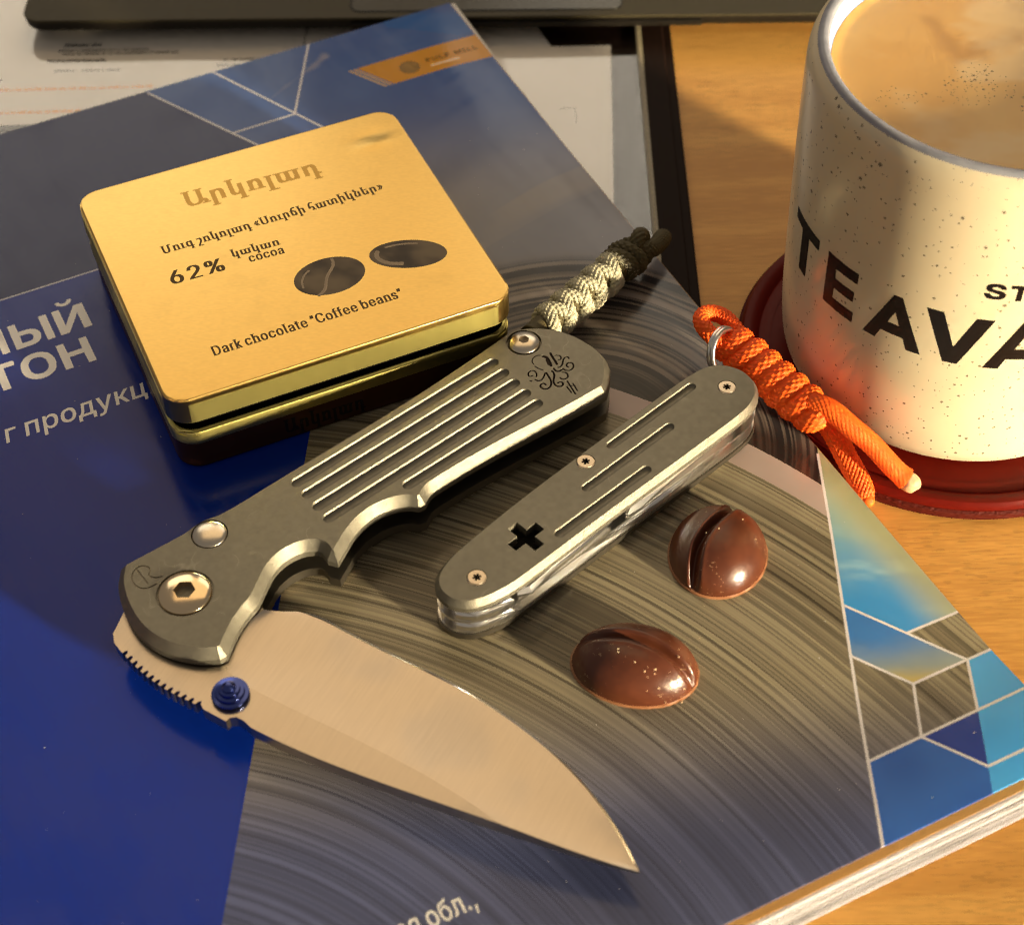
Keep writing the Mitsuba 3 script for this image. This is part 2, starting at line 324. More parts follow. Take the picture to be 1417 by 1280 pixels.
# lettering: outlines of the letters, in hundredths of the capital height
GLYPH_TEXT = r'''sD112!/<0D/v0C0)0>030707010<0$0>/u0>/f0:/S06/K0//C/}/</q/9/</9 /d/A/j/C/t/H/~/S0(/e0(/v0$0%/|0-/u05/i0;/T0</S/B
sa88!/8/P/:/W/C/_/L/b/c/e/g/g/i/j/i/n/g/t/c/x/]/z/S/u/P/m/9/m/</w/C0#/N0(/l0(/t0$/}/x0$/o0$/9/i/9/e/8/G/8/A/;/:/A/8/H /Y/A/^/B/f/H/i/Q/i/[/W/W/P/R/N/O/N/I/P/F/S/C
sr60!/]/?/]/9/1/9/1/?/;/?/;0&/j0(/j/z/_/z/X/x/T/s/R/m/R/?
sk84!/]/?/]/9/1/9/1/?/;/?/;0>/10>/10D/]0D/]0>/R0>/R/o/h0&0%0&/c/d0(/9/k/9/R/U/R/?
sc89!/7/d/</u/A/z/G0#/S0(/o0(/z/~0$/x0*/k/n/k/k/s/e/x/a/z/Y/x/Q/p/N/e/N/V/P/N/W/D/_/A/e/C/j/H/n/P0)/P0)/L0#/C/z/=/t/:/l/8/S/8/L/9/B/?/</F/8/S
sh92!/1/?/;/?/;0=/10=/10C/]0C/]0=/R0=/R0%/U0(/n0(/x0#0#/z0&/t0)/k0)/?03/?03/8/c/8/c/?/m/?/m/k/j/t/b/z/[/x/U/s/R/k/R/?/]/?/]/8/1/8
so92!/7/d/</u/A/z/G0#/S0(/o0(/y0#0&/u0-/d0,/S0*/L0#/A/y/</r/9/l/8/O/8/E/=/</F/8/S /_/A/e/C/j/G/o/N/q/V/q/e/n/n/h/v/a/z/Y/x/U/u/P/n/N/e/N/V/P/N/W/D
sl48!/10D/]0D/]0>/R0>/R/E/U/A/[/A/[/9/F/9/@/;/</A/;0>/10>
st57!/20&/?0(/?03/503/50:/a0:/a03/U03/V0&/f0&/f/z/U/y/U/F/W/C/Z/A/f/A/f/9/J/9/A/>/?/D/?/y/3/z
se91!/7/d/</u/A/{/G0#/R0(/o0(/x0#0%/v0*/k0,/Z/N/Z/N/U/O/O/S/H/_/A/h/D/m/J/o/N0*/N0*/M0$/B/t/:/m/8/S/8/L/9/C/>/</G/8/R /p/d/o/i/k/s/f/x/_/z/X/x/S/s/N/g/N/d
s“59!/80#/A0D/i0D/c0#
sC114!/8/t/:0#/?00/C06/N0@/a0E/z0E0%0D0/0A080:0@0-0B0#0*0#0&0./y08/o0</f0:/[04/W00/P/|/O/u/O/e/Q/Y/U/P/]/H/e/C/m/A/s/B/|/G0&/O0*/Y0B/Y0A/R08/C0//<0(/:/z/8/a/8/X/9/J/A/?/M/9/a
sf57!/b/?/b/9/5/9/5/?/?/?/?/z/2/z/20&/?0(/@0;/E0B/J0D/f0E/f0</Z0</V07/V0(/f0(/f/z/V/z/V/?
sb96!/10C/]0C/]0=/R0=/R0%/V0(/u0&/}0#0*/u0//h0//S0*/E/|/</q/8/;/9/;0=/10= /d/A/k/D/q/M/t/W/t/d/r/l/o/s/j/x/b/z/W/s/S/l/Q/c/Q/W/V/I/]/C
sn92!/]/?/]/8/1/8/1/?/;/?/;0%/n0(/x0#0$/x0)/k0)/?03/?03/8/c/8/c/?/m/?/m/k/j/t/b/z/[/x/U/s/R/k/R/?
ss82!/8/N/N/N/Q/F/U/B/Y/A/a/C/f/I/f/Q/a/U/E/]/</e/9/l/9/s/=/|/B0$/K0(/i0(/s0#/x/z/{/t/{/m/e/m/c/u/Y/{/U/y/P/r/Q/j/V/f/p/_/x/Y/|/U/}/P/}/F/y/@/t/</h/8/J/8/A/</</A/8/G
s”59!/80#/>0D/i0D/_0#
s6107!/>/_/A/i/G/v/f0C/h0E0#0E/e/z/y/z0(/u0./o02/g04/[03/N0./D0#/;/w/8/Y/8/S/9/K/=/C/F/?/P /g/A/n/C/t/J/x/U/x/]/u/g/o/n/g/r/a/o/Y/i/U/^/U/T/X/K/^/E
s2107!/?/A/o/p/s/u/w0#/w0-/s05/o0:/h0=/^09/Y04/V0-/U0%/?0%/@01/E0;/N0B/W0E/v0E0%0A0-0:0103030-01/x0)/k/Z/B04/A04/9/?/9
s%132!/[/:/D/9/D/:0.0B000D0G0D!/H0E/f0E/j0C/o0=/s03/q0#/o/{/j/v/f/t/H/t/D/v/?/{/<0#/;0*/<09/C0B /V0</Q06/P0*/S0$/V/|/[0(/[03/Y0:!0*/h0C/g0J/b0N/Y0P/T0N/D0L/@0G/:0C/80&/8/|/</v/D/u/T/x/]/~/e 05/^00/V0//J01/D05/A0:/G0:/S08/Y
sԱ131!0a/804/804/>0>/>0>/F0;/K08/E01/?0(/:/z/8/^/8/R/:/J/?/D/E/A/L/?/V/?0</50</50B/c0B/c0</W0</W/V/]/I/d/C/l/A/x/E/}/K0%/U0%0</w0</w0B0H0B0H0<0>0<0>/X0E/W0M/U0S/M0U/E0U/>0a/>
sր98!/b.z/b.t/4.t/4.z/>.z/>0#/T/~/Y0$/t0$0#/{0*/s0,/i0,/9/o/9/o/i/l/q/h/u/d/v/[/q/W/j/V/d/V.z
sկ98!05.z05.t/d.t/d.z/n.z/n/9/j/8/P/8/J/:/C/?/?/D/=/L/=0C/30C/30I/a0I/a0C/U0C/U/N/X/F/_/A/d/C/i/H/m/R/n0#0+0#0+.z
sո98!/b/?/b/9/4/9/4/?/>/?/>0#/T/~/Z0$/t0$/}/}0(/w0*/q0,/i0,/?06/?06/9/e/9/e/?/o/?/o/i/l/q/e/v/[/p/V/d/V/?
sլ52!/p.z/p.t/4.t/4.z/>.z/>/x/4/x/40#/b0#/b/x/V/x/V.|/f.|/f.z
sա142!/3/~/a/~/a/x/U/x/U/L/X/F/_/A/f/E/i/H/m/T/m/x/c/x/c/~04/~04/x0*/x0*/M0-/F03/A0;/H0?/T0?/x05/x05/~0c/~0c/x0W/x0W/90#/8/z/9/u/</q/:/i/8/P/8/G/:/@/B/=/K/=/x/3/x
sդ103!06.z06.t/e.t/e.z/o.z/o/i/l/q/e/v/a/t/Z/p/W/h/V/9/>/9/>0#/T/~/Z0$/t0$/}/}0(/w0*/q0,/i0,/B0;/A0;/90,/80,.z
sՄ128!/50B/c0B/c0</W0</W/V/]/I/d/C/l/A/w/E/|/J0$/R0%0C0R0C0R0:0>0:0>/V09/G01/>0(/:/z/8/_/8/O/</E/E/A/K/?/V/?0</50<
sւ59!/s/?/s/9/4/9/4/?/>/?/>/x/4/x/4/~/b/~/b/x/V/x/V/B/i/A/i/?
sգ103!05.z05.t/d.t/d.z/n.z/n/9/j/8/P/8/G/:/@/A/:/O/:/c/=/q/@/v/F/|/Q0$0+0#0+/B0;/A0;/90+/90+.z /a/A/e/C/j/H/n/S/n/e/m/k/j/q/a/w/V/p/R/d/R/R/T/K/Z/C
sշ73!/4/z/9/}/D0$/b0$/k/}/r/t/u/k/u/a/q/S/i/C/Q/*/O.~/R.|/t.|/t.t/:.t/6.v/5.}/8/(/P/G/X/T/[/^/[/k/X/r/Q/w/E/s/6/s
sՍ117!/50B/c0B/c0</W0</W/V/]/I/d/C/l/A/r/B/x/E/}/K0%/U0%0</w0</w0B0H0B0H0<0>0<0>/V09/G01/?0(/:/z/8/^/8/R/:/F/C/A/L/?/V/?0</50<
sճ95!/60$/A0$/D0./L0</S0D/[0I/d0K/z0K0&0I0-0E0.0C0(0=/u0=/o0A/l0?/b05/Y0$/q/z/{/u0%/n0*/f0+/[0+/9/Q/8/G/</B/A/=/M/</f/?/w/6/x /a/A/g/D/m/M/n/^/j/j/f/o/W/t/U/i/U/Q/Y/F
sի98!/b.z/b.t/4.t/4.z/>.z/>0B/40B/40H/b0H/b0B/V0B/V0#/x0#0#/|0*/s0,/i0,/9/o/9/o/i/m/n/j/t/d/v/[/q/X/l/V/d/V.z
sհ92!02/?02/8/a/8/a/?/k/?/j/X/f/_/a/d/Y/a/U/[/R/T/A/T/:/U/:/l/?0)/E09/J0@/Q0F/[0J/v0J0#0G0)0C0#0</p0</j0@/c0</]06/W0+/T/y/S/l/p/m/y/i0#/d0&/Z0(/?
sտ144!0f/>0f/808/808/>0B/>0B/i0>/r08/v00/q0+/e0+/9/o/:/j/8/P/8/K/9/E/</?/D/=/L/=/y/3/y/30#/a0#/a/y/U/y/U/N/X/F/_/A/d/C/i/H/m/R/n0#0)/~0/0$0G0$0L0#0P/}0V/w0Y/n0Z/>
sն99!/:/Z/>/i/C/t/M0&/@0//<05/;0</A0I/Q0I/W0F/W0D/S0=/S07/Y02/g0,/f0(/X/o/S/]/S/N/U/H/X/C/^/A/d/C/j/H/m/N/n/T/n0#0+0#0+/9/p/:/j/8/P/8/G/:/A/?/</F/:/N
sե98!/30I/a0I/a0C/U0C/V0#0.0#0./v/U/v/U/N/X/F/_/A/d/C/j/H/l/M/n/U/n/g0+/g0+/9/o/:/j/8/P/8/G/;/@/C/=/L/=0C/30C
s«79!/9/b/S0%/f0%/L/c/f/C/S/C!/Q/d/l0%/~0%/f/c/~/C/l/C/Q/b
s»79!/8/C/Q/c/80%/K0%/f/b/K/C!/P/C/k/c/P0%/d0%/|/f/}/b/d/C
bН103!/B0E/W0E/X/x0(/x0)0E0>0E0>/90)/90(/f/X/f/W/9/B/9
bЫ127!0A0E0W0E0W/90A/9!/B0E/W0E/X/}/q/}/y/|0,/u01/o06/e06/U02/I0*/@/}/</q/9/B/9 /o/K/u/L/z/R/|/W/|/_/z/e/v/i/n/l/X/l/W/K
bЙ105!/A0E/W0E/W/W/b/j0(0E0A0E0A/90*/90*0&/y/k/Y/9/A/9!/T0b/T0e/b0e/c0_/e0]/j0Y/o0Y/w0_/x0e0*0e0)0^0%0W/{0R/q0N/i0N/_0R/W0W
bТ92!/>03/>0E080E0803/t03/t/9/]/:/]03
bО106!/?/f/@/z/E0//Q0=/_0D/j0F/v0F0$0D0.0@0:060>0/0B0$0D/u0D/f0?/Q0:/H02/A0$/:/v/8/j/8/_/:/Q/A/E/N/A/Y /U/t/V/^/Z/T/c/N/g/L/t/J/y/L0$/P0,/Y0//f0./y0,0$0&0,/~00/t03/i03/c00/Z0)/V/{
mг61!/C0,/v0+/v/z/S/y/R/9/C/9
mп82!/C0,0(0,0(/9/t/:/s/z/S/y/S/:/C/9
mр86!/C0,/R0,/S/z/[0)/c0,/o0-/w0*0#0%0(/|0-/s0//k0//^0./Q0)/E/|/</s/8/f/8/]/:/S/C/S.x/C.x /R/e/U/O/]/G/c/E/k/E/p/G/w/N/z/Z/z/f/v/s/p/x/k/z/c/z/]/x/V/s/S/l
mо83!/?/X/@/k/E/y/L0%/W0+/j0-/v0)0#/}0+/o0-/^0-/U0)/J/}/@/v/;/n/8/^/8/U/:/L/?/E/F/B/M /P/W/R/O/Y/G/_/E/i/E/o/H/u/N/x/Z/x/i/s/s/m/y/i/z/_/z/W/w/R/p/P/k
mд88!/</F/B/F/F/K/I/R/L/b/N0+0)0+0)/G05/F05.~0%.~0$/9/L/9/L.~/<.~ /W/P/T/F/u/F/u/y/]/y/Y/[
mу80!/Y/8/<0+/M0+/c/I/w0+0-0+/f/,/c/%/[.{/U.x/G.w/B.x/E/*/O/)/R/+/W/1
mк77!/C0,/S0,/S/g/Y/f/t0,0+0,/j/b0+/9/t/9/[/W/S/W/S/9/C/9
mц86!/C0,/S0+/S/F/s/F/t0+0(0,0(/G03/E02.~/~.~/}/9/C/9
mи83!/C0,/S0,/S/S/v0+0*0,0*/9/u/9/t/m/Q/9/C/9
mа79!/?/J/?/V/A/Z/H/b/U/f/k/i/p/l/p/r/n/w/f/{/X/z/Q/t/P/q/A/t/B/x/I0%/P0*/W0,/g0-/t0)/|/}0$/s0$/9/q/9/p/C/k/</b/8/S/8/M/9/G/</B/A /N/L/R/F/X/D/a/D/g/F/o/O/p/^/X/Y/R/W/N/Q
mя78!/</9/>/=/N/V/C/_/?/j/@/v/E0#/L0)/W0,0#0,0#/9/p/9/o/U/_/T/M/9 /P/j/S/e/W/c/p/b/p/y/Y/z/T/x/O/r
mб83!/?/X/A/x/C0%/G0//N06/W0:/q0>/u0A/v0E0&0E0(0A0%0</}06/t02/a00/V0,/Q0&/L/v/M/r/W/}/_0%/f0&/q0%/|/|0*/o0-/a0+/R0$/E/y/>/q/:/j/8/Y/8/P/</G/C/B/M /P/U/R/N/X/H/_/E/i/E/n/G/u/N/x/X/w/g/t/n/n/t/i/v/a/v/X/s/S/n/P/g
mл81!/:/F/@/F/C/H/G/N/I/^/J0,0(0+0(/9/s/9/r/z/Y/y/W/P/T/F/N/=/D/9/:/9
m.37!/A/@/C/H/I/L/Q/K/U/E/T/</N/8/E/:
m,37!/?.z/E/G/U/G/J.z
mP89!/D0E/p0E/{0B0%0>0,090001020)02/z00/q0,/j0&/e/{/a/p/]/T/]/T/9/D/9 /T/m/m/l/r/m/x/q/}/|/|0+/y01/r05/m07/T07
mU102!/D0E/T0E/T/X/W/Q/]/K/d/H/r/F/~/K0(/Q0+/X0+0E0;0E0;/W06/G0-/?/|/9/h/8/_/9/U/=/J/G/D/W
mL78!/D0E/T0E/T/G0(/G0(/9/D/9
mM126!/D0E/]0D/s/i/x/R/z/N/|/R0&/i0<0E0T0E0T/90D/90D0/0B0.0</t0%/9/t/9/T0//S/9/D/9
mI63!/?/9/?/G/P/G/P06/?07/?0E/t0E/t07/b06/b/G/t/G/t/9
xT88!/<0E060E0601/s00/s/9/Y/9/Y00/<01
xE86!/@0E010E0101/W00/X/x0-/x0-/d/X/d/W/M01/M01/9/@/9
xA101!/9/9/[0E/}0E0E/90*/90#/M/Y/M/S/9 /b/b/y/b/n0-/k0)
xV100!/:0E/S0E/m/Q/o/R/v/o0*0E0C0E/}/9/[/:
xS92!/>/U/>/[/U/[/W/R/Z/N/f/K/s/L/y/P/{/T/{/X/w/^/m/d/S/i/J/n/D/t/@/~/@0-/D08/J0>/Q0C/Y0E/p0G/|0D0(0A0/0:040/050%/z0%/w0./s01/m03/a02/Y0./W0*/X0$/[/}/f/y0%/s03/j07/b08/S03/G0./A/~/:/q/8/b/8/U/:/L/>/E/C/A/K'''
ALPHA = ''.join(chr(c) for c in range(35, 127) if chr(c) not in "\\'\"`")
GLYPHS = {}
for line in GLYPH_TEXT.split('\n'):
    if not line:
        continue
    name, rest = line[:2], line[2:].split('!')
    ps = []
    for part in rest[1:]:
        rings = []
        for r in part.split(' '):
            val = [ALPHA.index(r[k]) * len(ALPHA) + ALPHA.index(r[k + 1]) - 1000 for k in range(0, len(r), 2)]
            if len(val) >= 6:
                rings.append(np.array(val, float).reshape(-1, 2))
        if rings:
            ps.append(Polygon(rings[0], rings[1:]).buffer(0))
    GLYPHS[name] = (float(rest[0]), unary_union(ps) if ps else Polygon())


def letters(text, style, cap, stretch=1.0, space=30, track=0.0):
    """[polygon of each letter] reading along +x from the origin, capitals cap high; and the width"""
    x, out = 0.0, []
    for ch in text:
        if ch == ' ':
            x += space
            continue
        adv, g = GLYPHS[style + ch]
        out.append(affinity.translate(g, x, 0))
        x += adv + track
    k = cap / 100
    return [affinity.scale(g, k * stretch, k, origin=(0, 0)) for g in out], x * k * stretch


def line_of_text(text, style, cap, width=None, **kw):
    gs, w = letters(text, style, cap, **kw)
    g = unary_union(gs)
    if width:
        g = affinity.scale(g, width / (g.bounds[2] - g.bounds[0]), 1, origin=(0, 0))
    return affinity.translate(g, -g.bounds[0], 0)


def strokes(lines, w):
    return unary_union([LineString(l).buffer(w / 2, quad_segs=4) for l in lines])


def smooth2(p, n):
    return spline(np.asarray(p, float), n)


def seg(u, v, a, b):
    """distance from (u, v) to the segment a-b, in drjit"""
    ax, ay = a
    dx, dy = b[0] - ax, b[1] - ay
    t = dr.clip(((u - ax) * dx + (v - ay) * dy) / (dx * dx + dy * dy), 0, 1)
    return dr.sqrt(dr.square(u - ax - t * dx) + dr.square(v - ay - t * dy))


def inside(u, v, pts):
    """1 inside the convex polygon"""
    pts = [tuple(map(float, p)) for p in pts]
    if not Polygon(pts).exterior.is_ccw:
        pts = pts[::-1]
    m = mi.Bool(True)
    for (ax, ay), (bx, by) in zip(pts, pts[1:] + pts[:1]):
        m &= (bx - ax) * (v - ay) - (by - ay) * (u - ax) > 0
    return m


def srgb(r, g, b):
    c = np.array([r, g, b]) / 255
    return np.where(c < 0.04045, c / 12.92, ((c + 0.055) / 1.055) ** 2.4).tolist()


def rgb(c):
    return {'type': 'rgb', 'value': list(map(float, c))}


def two(d):
    return {'type': 'twosided', 'bsdf': d}


def plain(c, rough=0.5, metallic=0.0, spec=0.5, **kw):
    return two({'type': 'principled', 'base_color': rgb(c) if not isinstance(c, dict) else c, 'roughness': rough, 'metallic': metallic, 'specular': spec, **kw})


def bumped(d, fn, height, eps):
    d = d['bsdf'] if d['type'] == 'twosided' else d
    return two({'type': 'bumpmap', 'arbitrary': mikit.proc(fn, eps), 'scale': height, 'bsdf': d})


# ---------------------------------------------------------------- materials
def wood_col(p, n, uv):
    x, y = p.x * 1000, p.y * 1000
    warp = fbm(x * 0.006, y * 0.02, 3.0) * 18
    band = fbm(x * 0.012, (y + warp) * 0.16, 1.0, 3)
    fine = fbm(x * 0.22, (y + warp * 0.3) * 1.8, 5.0, 3)
    pore = smoothstep(0.66, 0.80, noise(x * 0.38, y * 2.6, 9.0)) * smoothstep(0.35, 0.7, noise(x * 0.02, y * 0.05, 4.0))
    c = mix((0.52, 0.245, 0.056), (0.66, 0.345, 0.088), smoothstep(0.25, 0.75, band * 0.6 + fine * 0.4))
    return c * (1 - 0.13 * pore)


def wood_bump(p, n, uv):
    x, y = p.x * 1000, p.y * 1000
    return noise(x * 0.25, y * 2.2, 9.0) + 0.5 * noise(x * 1.5, y * 2.8, 2.0)


scene['m_wood'] = bumped(plain(mikit.proc(wood_col), 0.42, spec=0.22), wood_bump, 0.00003, 2e-4)

# the book's own frame: u along its top edge (0 at the right edge), v up its right edge (0 at the top)
BK0 = np.array([-15.996, 449.011])
BU = np.array([0.90235875, 0.43098571])
BV = np.array([-0.43098571, 0.90235875])


def bk(u, v):
    u, v = np.asarray(u, float), np.asarray(v, float)
    return np.stack([BK0[0] + u * BU[0] + v * BV[0], BK0[1] + u * BU[1] + v * BV[1]], -1)


def book_uv(p):
    x, y = p.x * 1000 - BK0[0], p.y * 1000 - BK0[1]
    return x * BU[0] + y * BU[1], x * BV[0] + y * BV[1]


LINES = [((-95.8, -1.1), (-60.5, -68.2)), ((-60.5, -68.2), (-170, -262)), ((-76.8, 2), (-46.0, -62.5)), ((-46.0, 0), (-62.1, -29.6)), ((-62.1, -29.6), (-80.8, -29.7)),
         ((-210, -66.8), (-61, -67.4)), ((-1.0, -204), (-48.2, -298)), ((-27.1, -255.9), (-19.6, -267.7)), ((-19.6, -267.7), (2, -267.7)), ((-21.0, -244.3), (-6.0, -267.7)),
         ((-19.6, -267.7), (-26.1, -279.4)), ((-38.9, -279.4), (2, -279.3)), ((-6.0, -267.7), (-12.3, -279.4)), ((-26.1, -279.5), (-19.0, -291.4)), ((-19.0, -291.4), (2, -291.6)), ((-12.9, -256.4), (2, -256.4))]


def cover_col(p, n, uv):
    u, v = book_uv(p)
    navy = dr.select(v > -66.8, mi.Color3f(0.018, 0.028, 0.12), mi.Color3f(0.003, 0.026, 0.29))
    # rolls of paper: rings of their layers
    r1 = dr.sqrt(dr.square(u + 212.2) + dr.square(v + 302.3))
    r2 = dr.sqrt(dr.square(u + 47) + dr.square(v + 175.3))
    jit = noise(u * 0.035, v * 0.035, 2.0) * 0.9
    rr1 = r1 + jit * 0.5
    g1 = 0.45 * noise(rr1 * 0.30, 3.0, u * 0.004) + 0.30 * noise(rr1 * 1.3, u * 0.005, 8.0) + 0.25 * noise(rr1 * 3.0, u * 0.007, 2.0)

    def thin(freq, wide, seed):
        t = rr1 * freq + 1.1 * noise(rr1 * freq * 0.4, seed, 1.0)
        k = dr.floor(t)
        return smoothstep(wide, wide * 0.35, dr.abs(t - k - 0.5)) * (0.25 + 0.75 * cell_rand(k, seed, 3.0)) * smoothstep(0.12, 0.5, noise(u * 0.02 + 9 * cell_rand(k, seed, 5.0), v * 0.01, k * 7.3))
    dark1 = dr.maximum(thin(0.42, 0.24, 2.0), 0.75 * thin(0.95, 0.28, 6.0))
    fade = smoothstep(-256, -302, v + 0.45 * (u + 32))  # sunlit gold to cool bluish light, painted into the field
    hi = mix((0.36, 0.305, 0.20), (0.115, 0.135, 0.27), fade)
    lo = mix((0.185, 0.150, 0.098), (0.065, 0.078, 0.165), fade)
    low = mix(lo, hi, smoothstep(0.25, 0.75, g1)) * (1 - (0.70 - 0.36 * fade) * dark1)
    g2 = 0.50 * noise((r2 + jit) * 0.95, 5.0, 0.0) + 0.50 * noise((r2 + jit) * 2.3, 7.0, u * 0.005)
    up = mix((0.035, 0.03, 0.032), (0.21, 0.17, 0.14), smoothstep(0.3, 0.72, g2))
    side = mix((0.19, 0.185, 0.22), (0.30, 0.28, 0.30), noise((v - 0.35 * u) * 0.10, u * 0.02, 1.0))
    side = mix(side, mi.Color3f(0.34, 0.29, 0.25), smoothstep(0.80, 0.92, noise((v - 0.25 * u) * 0.22, u * 0.008, 4.0)) * 0.6)
    up = mix(up, side, smoothstep(58, 66, r2) * smoothstep(-0.2, 0.35, (v + 175) / 60))
    edge = smoothstep(1.4, 0.5, dr.abs(r2 - 49.5)) + 0.7 * smoothstep(1.0, 0.4, dr.abs(r2 - 60))
    up = mix(up, mi.Color3f(0.36, 0.30, 0.26), dr.clip(edge, 0, 1) * smoothstep(-175, -150, v) * 0.8)
    up = mix(up, mi.Color3f(0.02, 0.016, 0.014), smoothstep(236, 229, r1) * 0.85)
    photo = dr.select(r1 > 224.9, up, dr.select(r1 > 217.4, mi.Color3f(0.50, 0.39, 0.35), low))
    blue = mix((0.030, 0.085, 0.33), (0.065, 0.15, 0.42), fbm(u * 0.05, v * 0.05, 3.0))
    wisp = smoothstep(3.2, 0.4, seg(u, v, (-66, -20), (-44, -8)) + 3 * noise(u * 0.25, v * 0.25, 5.0)) * 0.8
    blue = mix(blue, mi.Color3f(0.33, 0.32, 0.42), wisp)
    blue = mix(blue, mi.Color3f(0.03, 0.13, 0.42), smoothstep(0.0, 1.0, -(v + 2 + 0.5 * (u + 2)) * 0.2) * dr.select((u > -22) & (v > -16) & (v > -0.75 * (u + 22) - 3), 1.0, 0.0))
    c = mix(photo, blue, smoothstep(-92, -30, v + 0.25 * (u + 40)))
    c = dr.select((v < -68) & (u < -60.5 - (v + 68.2) * -0.5655), navy, c)
    c = dr.select((v >= -68.2) & (u < -95.8 - (v + 1.1) * 0.526), navy, c)
    # the hexagon pattern at the lower right
    wx, wy = u * 0.902 - v * 0.431, u * 0.431 + v * 0.902
    cloud = fbm(wx * 0.10 + 2.0 * noise(wx * 0.05, wy * 0.05, 3.0), wy * 0.16, 6.0, 4)
    sky = mix((0.05, 0.33, 0.76), (0.30, 0.50, 0.52), smoothstep(-231, -203, wy + 9 * (cloud - 0.5)))
    sky = mix(sky, mi.Color3f(0.40, 0.66, 0.80), smoothstep(0.40, 0.80, cloud) * smoothstep(11, 2, dr.abs(wy + 213 + 0.5 * (wx - 84))) * 0.8)
    sky = mix(sky, mi.Color3f(0.50, 0.47, 0.22), smoothstep(-13.0, -0.5, u + 0.05 * (v + 230)) * 0.85)
    c = dr.select(inside(u, v, [(2, -199), (-1.0, -204), (-21.0, -244.3), (-12.9, -256.4), (3, -256.4)]), sky, c)
    dusk = mix((0.62, 0.47, 0.13), (0.30, 0.36, 0.36), smoothstep(-250, -244.5, wy + 1.5 * (cloud - 0.5)))
    dusk = mix(dusk, mi.Color3f(0.05, 0.22, 0.60), smoothstep(-246, -237, wy + 3.5 * (cloud - 0.5) - 0.12 * (u + 18)))
    c = dr.select(inside(u, v, [(-21.0, -244.3), (-27.1, -255.9), (-19.6, -267.7), (-6.0, -267.7)]), dusk, c)
    pale = mix((0.06, 0.42, 0.95), (0.09, 0.50, 0.98), noise(u * 0.08, v * 0.08, 1.0))
    c = dr.select(inside(u, v, [(-6.0, -267.7), (-12.3, -279.4), (3, -279.4), (3, -267.7)]), pale, c)
    deep = mix((0.012, 0.095, 0.45), (0.03, 0.15, 0.56), noise(u * 0.12, v * 0.12, 4.0))
    c = dr.select(inside(u, v, [(-38.9, -279.4), (-26.1, -279.4), (-19.0, -291.4), (-21.6, -299), (-48.6, -299)]), deep, c)
    c = dr.select(inside(u, v, [(-26.1, -279.4), (-12.3, -279.4), (-19.0, -291.4)]), mi.Color3f(0.012, 0.045, 0.33), c)
    c = dr.select(inside(u, v, [(-12.3, -279.4), (3, -279.4), (3, -299), (-23.2, -299)]), pale, c)
    # the orange tab
    s = u + 0.5655 * (v + 18)
    t = (v < -17.9 + 0.0 * u) & (v > -29.6)
    gold = mi.Color3f(0.78, 0.33, 0.015)
    c = dr.select(t & (s > -38.0), gold, c)
    c = dr.select(t & (((s > -39.3) & (s < -38.5)) | ((s > -40.8) & (s < -40.0))), mi.Color3f(0.80, 0.50, 0.22), c)
    rl = dr.sqrt(dr.square(u + 24.2) + dr.square(v + 24.4))
    disc = mix((0.33, 0.17, 0.03), (0.42, 0.23, 0.05), smoothstep(0.4, 0.6, noise(u * 1.3, v * 1.3, 2.0)))
    c = dr.select(rl < 3.0, dr.select(rl > 2.6, mi.Color3f(0.25, 0.12, 0.02), disc), c)
    # white rules
    d = mi.Float(1e3)
    for a, b in LINES[:1] + LINES[2:]:
        d = dr.minimum(d, seg(u, v, a, b) + (0.12 if a[0] == -210 else 0.0))
    c = mix(c, mi.Color3f(0.84, 0.79, 0.80), smoothstep(0.46, 0.16, d))
    return c * 0.98


def cover_bump(p, n, uv):
    x, y = p.x * 1000, p.y * 1000
    u, v = book_uv(p)
    return 0.6 * fbm(x * 0.035, y * 0.035, 1.0, 2) * 8 + 0.10 * noise(x * 1.4, y * 1.4, 3.0) + smoothstep(0.6, 1.0, noise(v * 0.16 - 0.05 * u, u * 0.02, 8.0)) * 1.2 * smoothstep(-40, -10, u)


def cover_rough(p, n, uv):
    x, y = p.x * 1000, p.y * 1000
    return 0.145 + 0.10 * smoothstep(0.45, 0.72, fbm(x * 0.05, y * 0.05, 6.0, 4)) + 0.05 * smoothstep(0.6, 0.8, noise(x * 0.5 + y * 0.3, y * 0.06, 2.0))


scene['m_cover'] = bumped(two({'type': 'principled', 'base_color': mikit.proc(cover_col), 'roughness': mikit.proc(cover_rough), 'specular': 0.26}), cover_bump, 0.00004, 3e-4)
scene['m_white_ink'] = plain(srgb(248, 243, 236), 0.25)


def paper_col(p, n, uv):
    x, y = p.x * 1000, p.y * 1000
    return mi.Color3f(0.86, 0.80, 0.71) * (0.94 + 0.08 * fbm(x * 0.05, y * 0.05, 2.0))


scene['m_paper'] = plain(mikit.proc(paper_col), 0.7, spec=0.2)


def edge_col(p, n, uv):
    u, v = book_uv(p)
    z = p.z * 1000
    s = noise(z * 9.0, u * 0.012 + v * 0.012, 2.0) * 0.6 + noise(z * 22.0, u * 0.02 + v * 0.02, 5.0) * 0.4
    return mix((0.10, 0.095, 0.10), (0.52, 0.51, 0.55), smoothstep(0.25, 0.65, s))


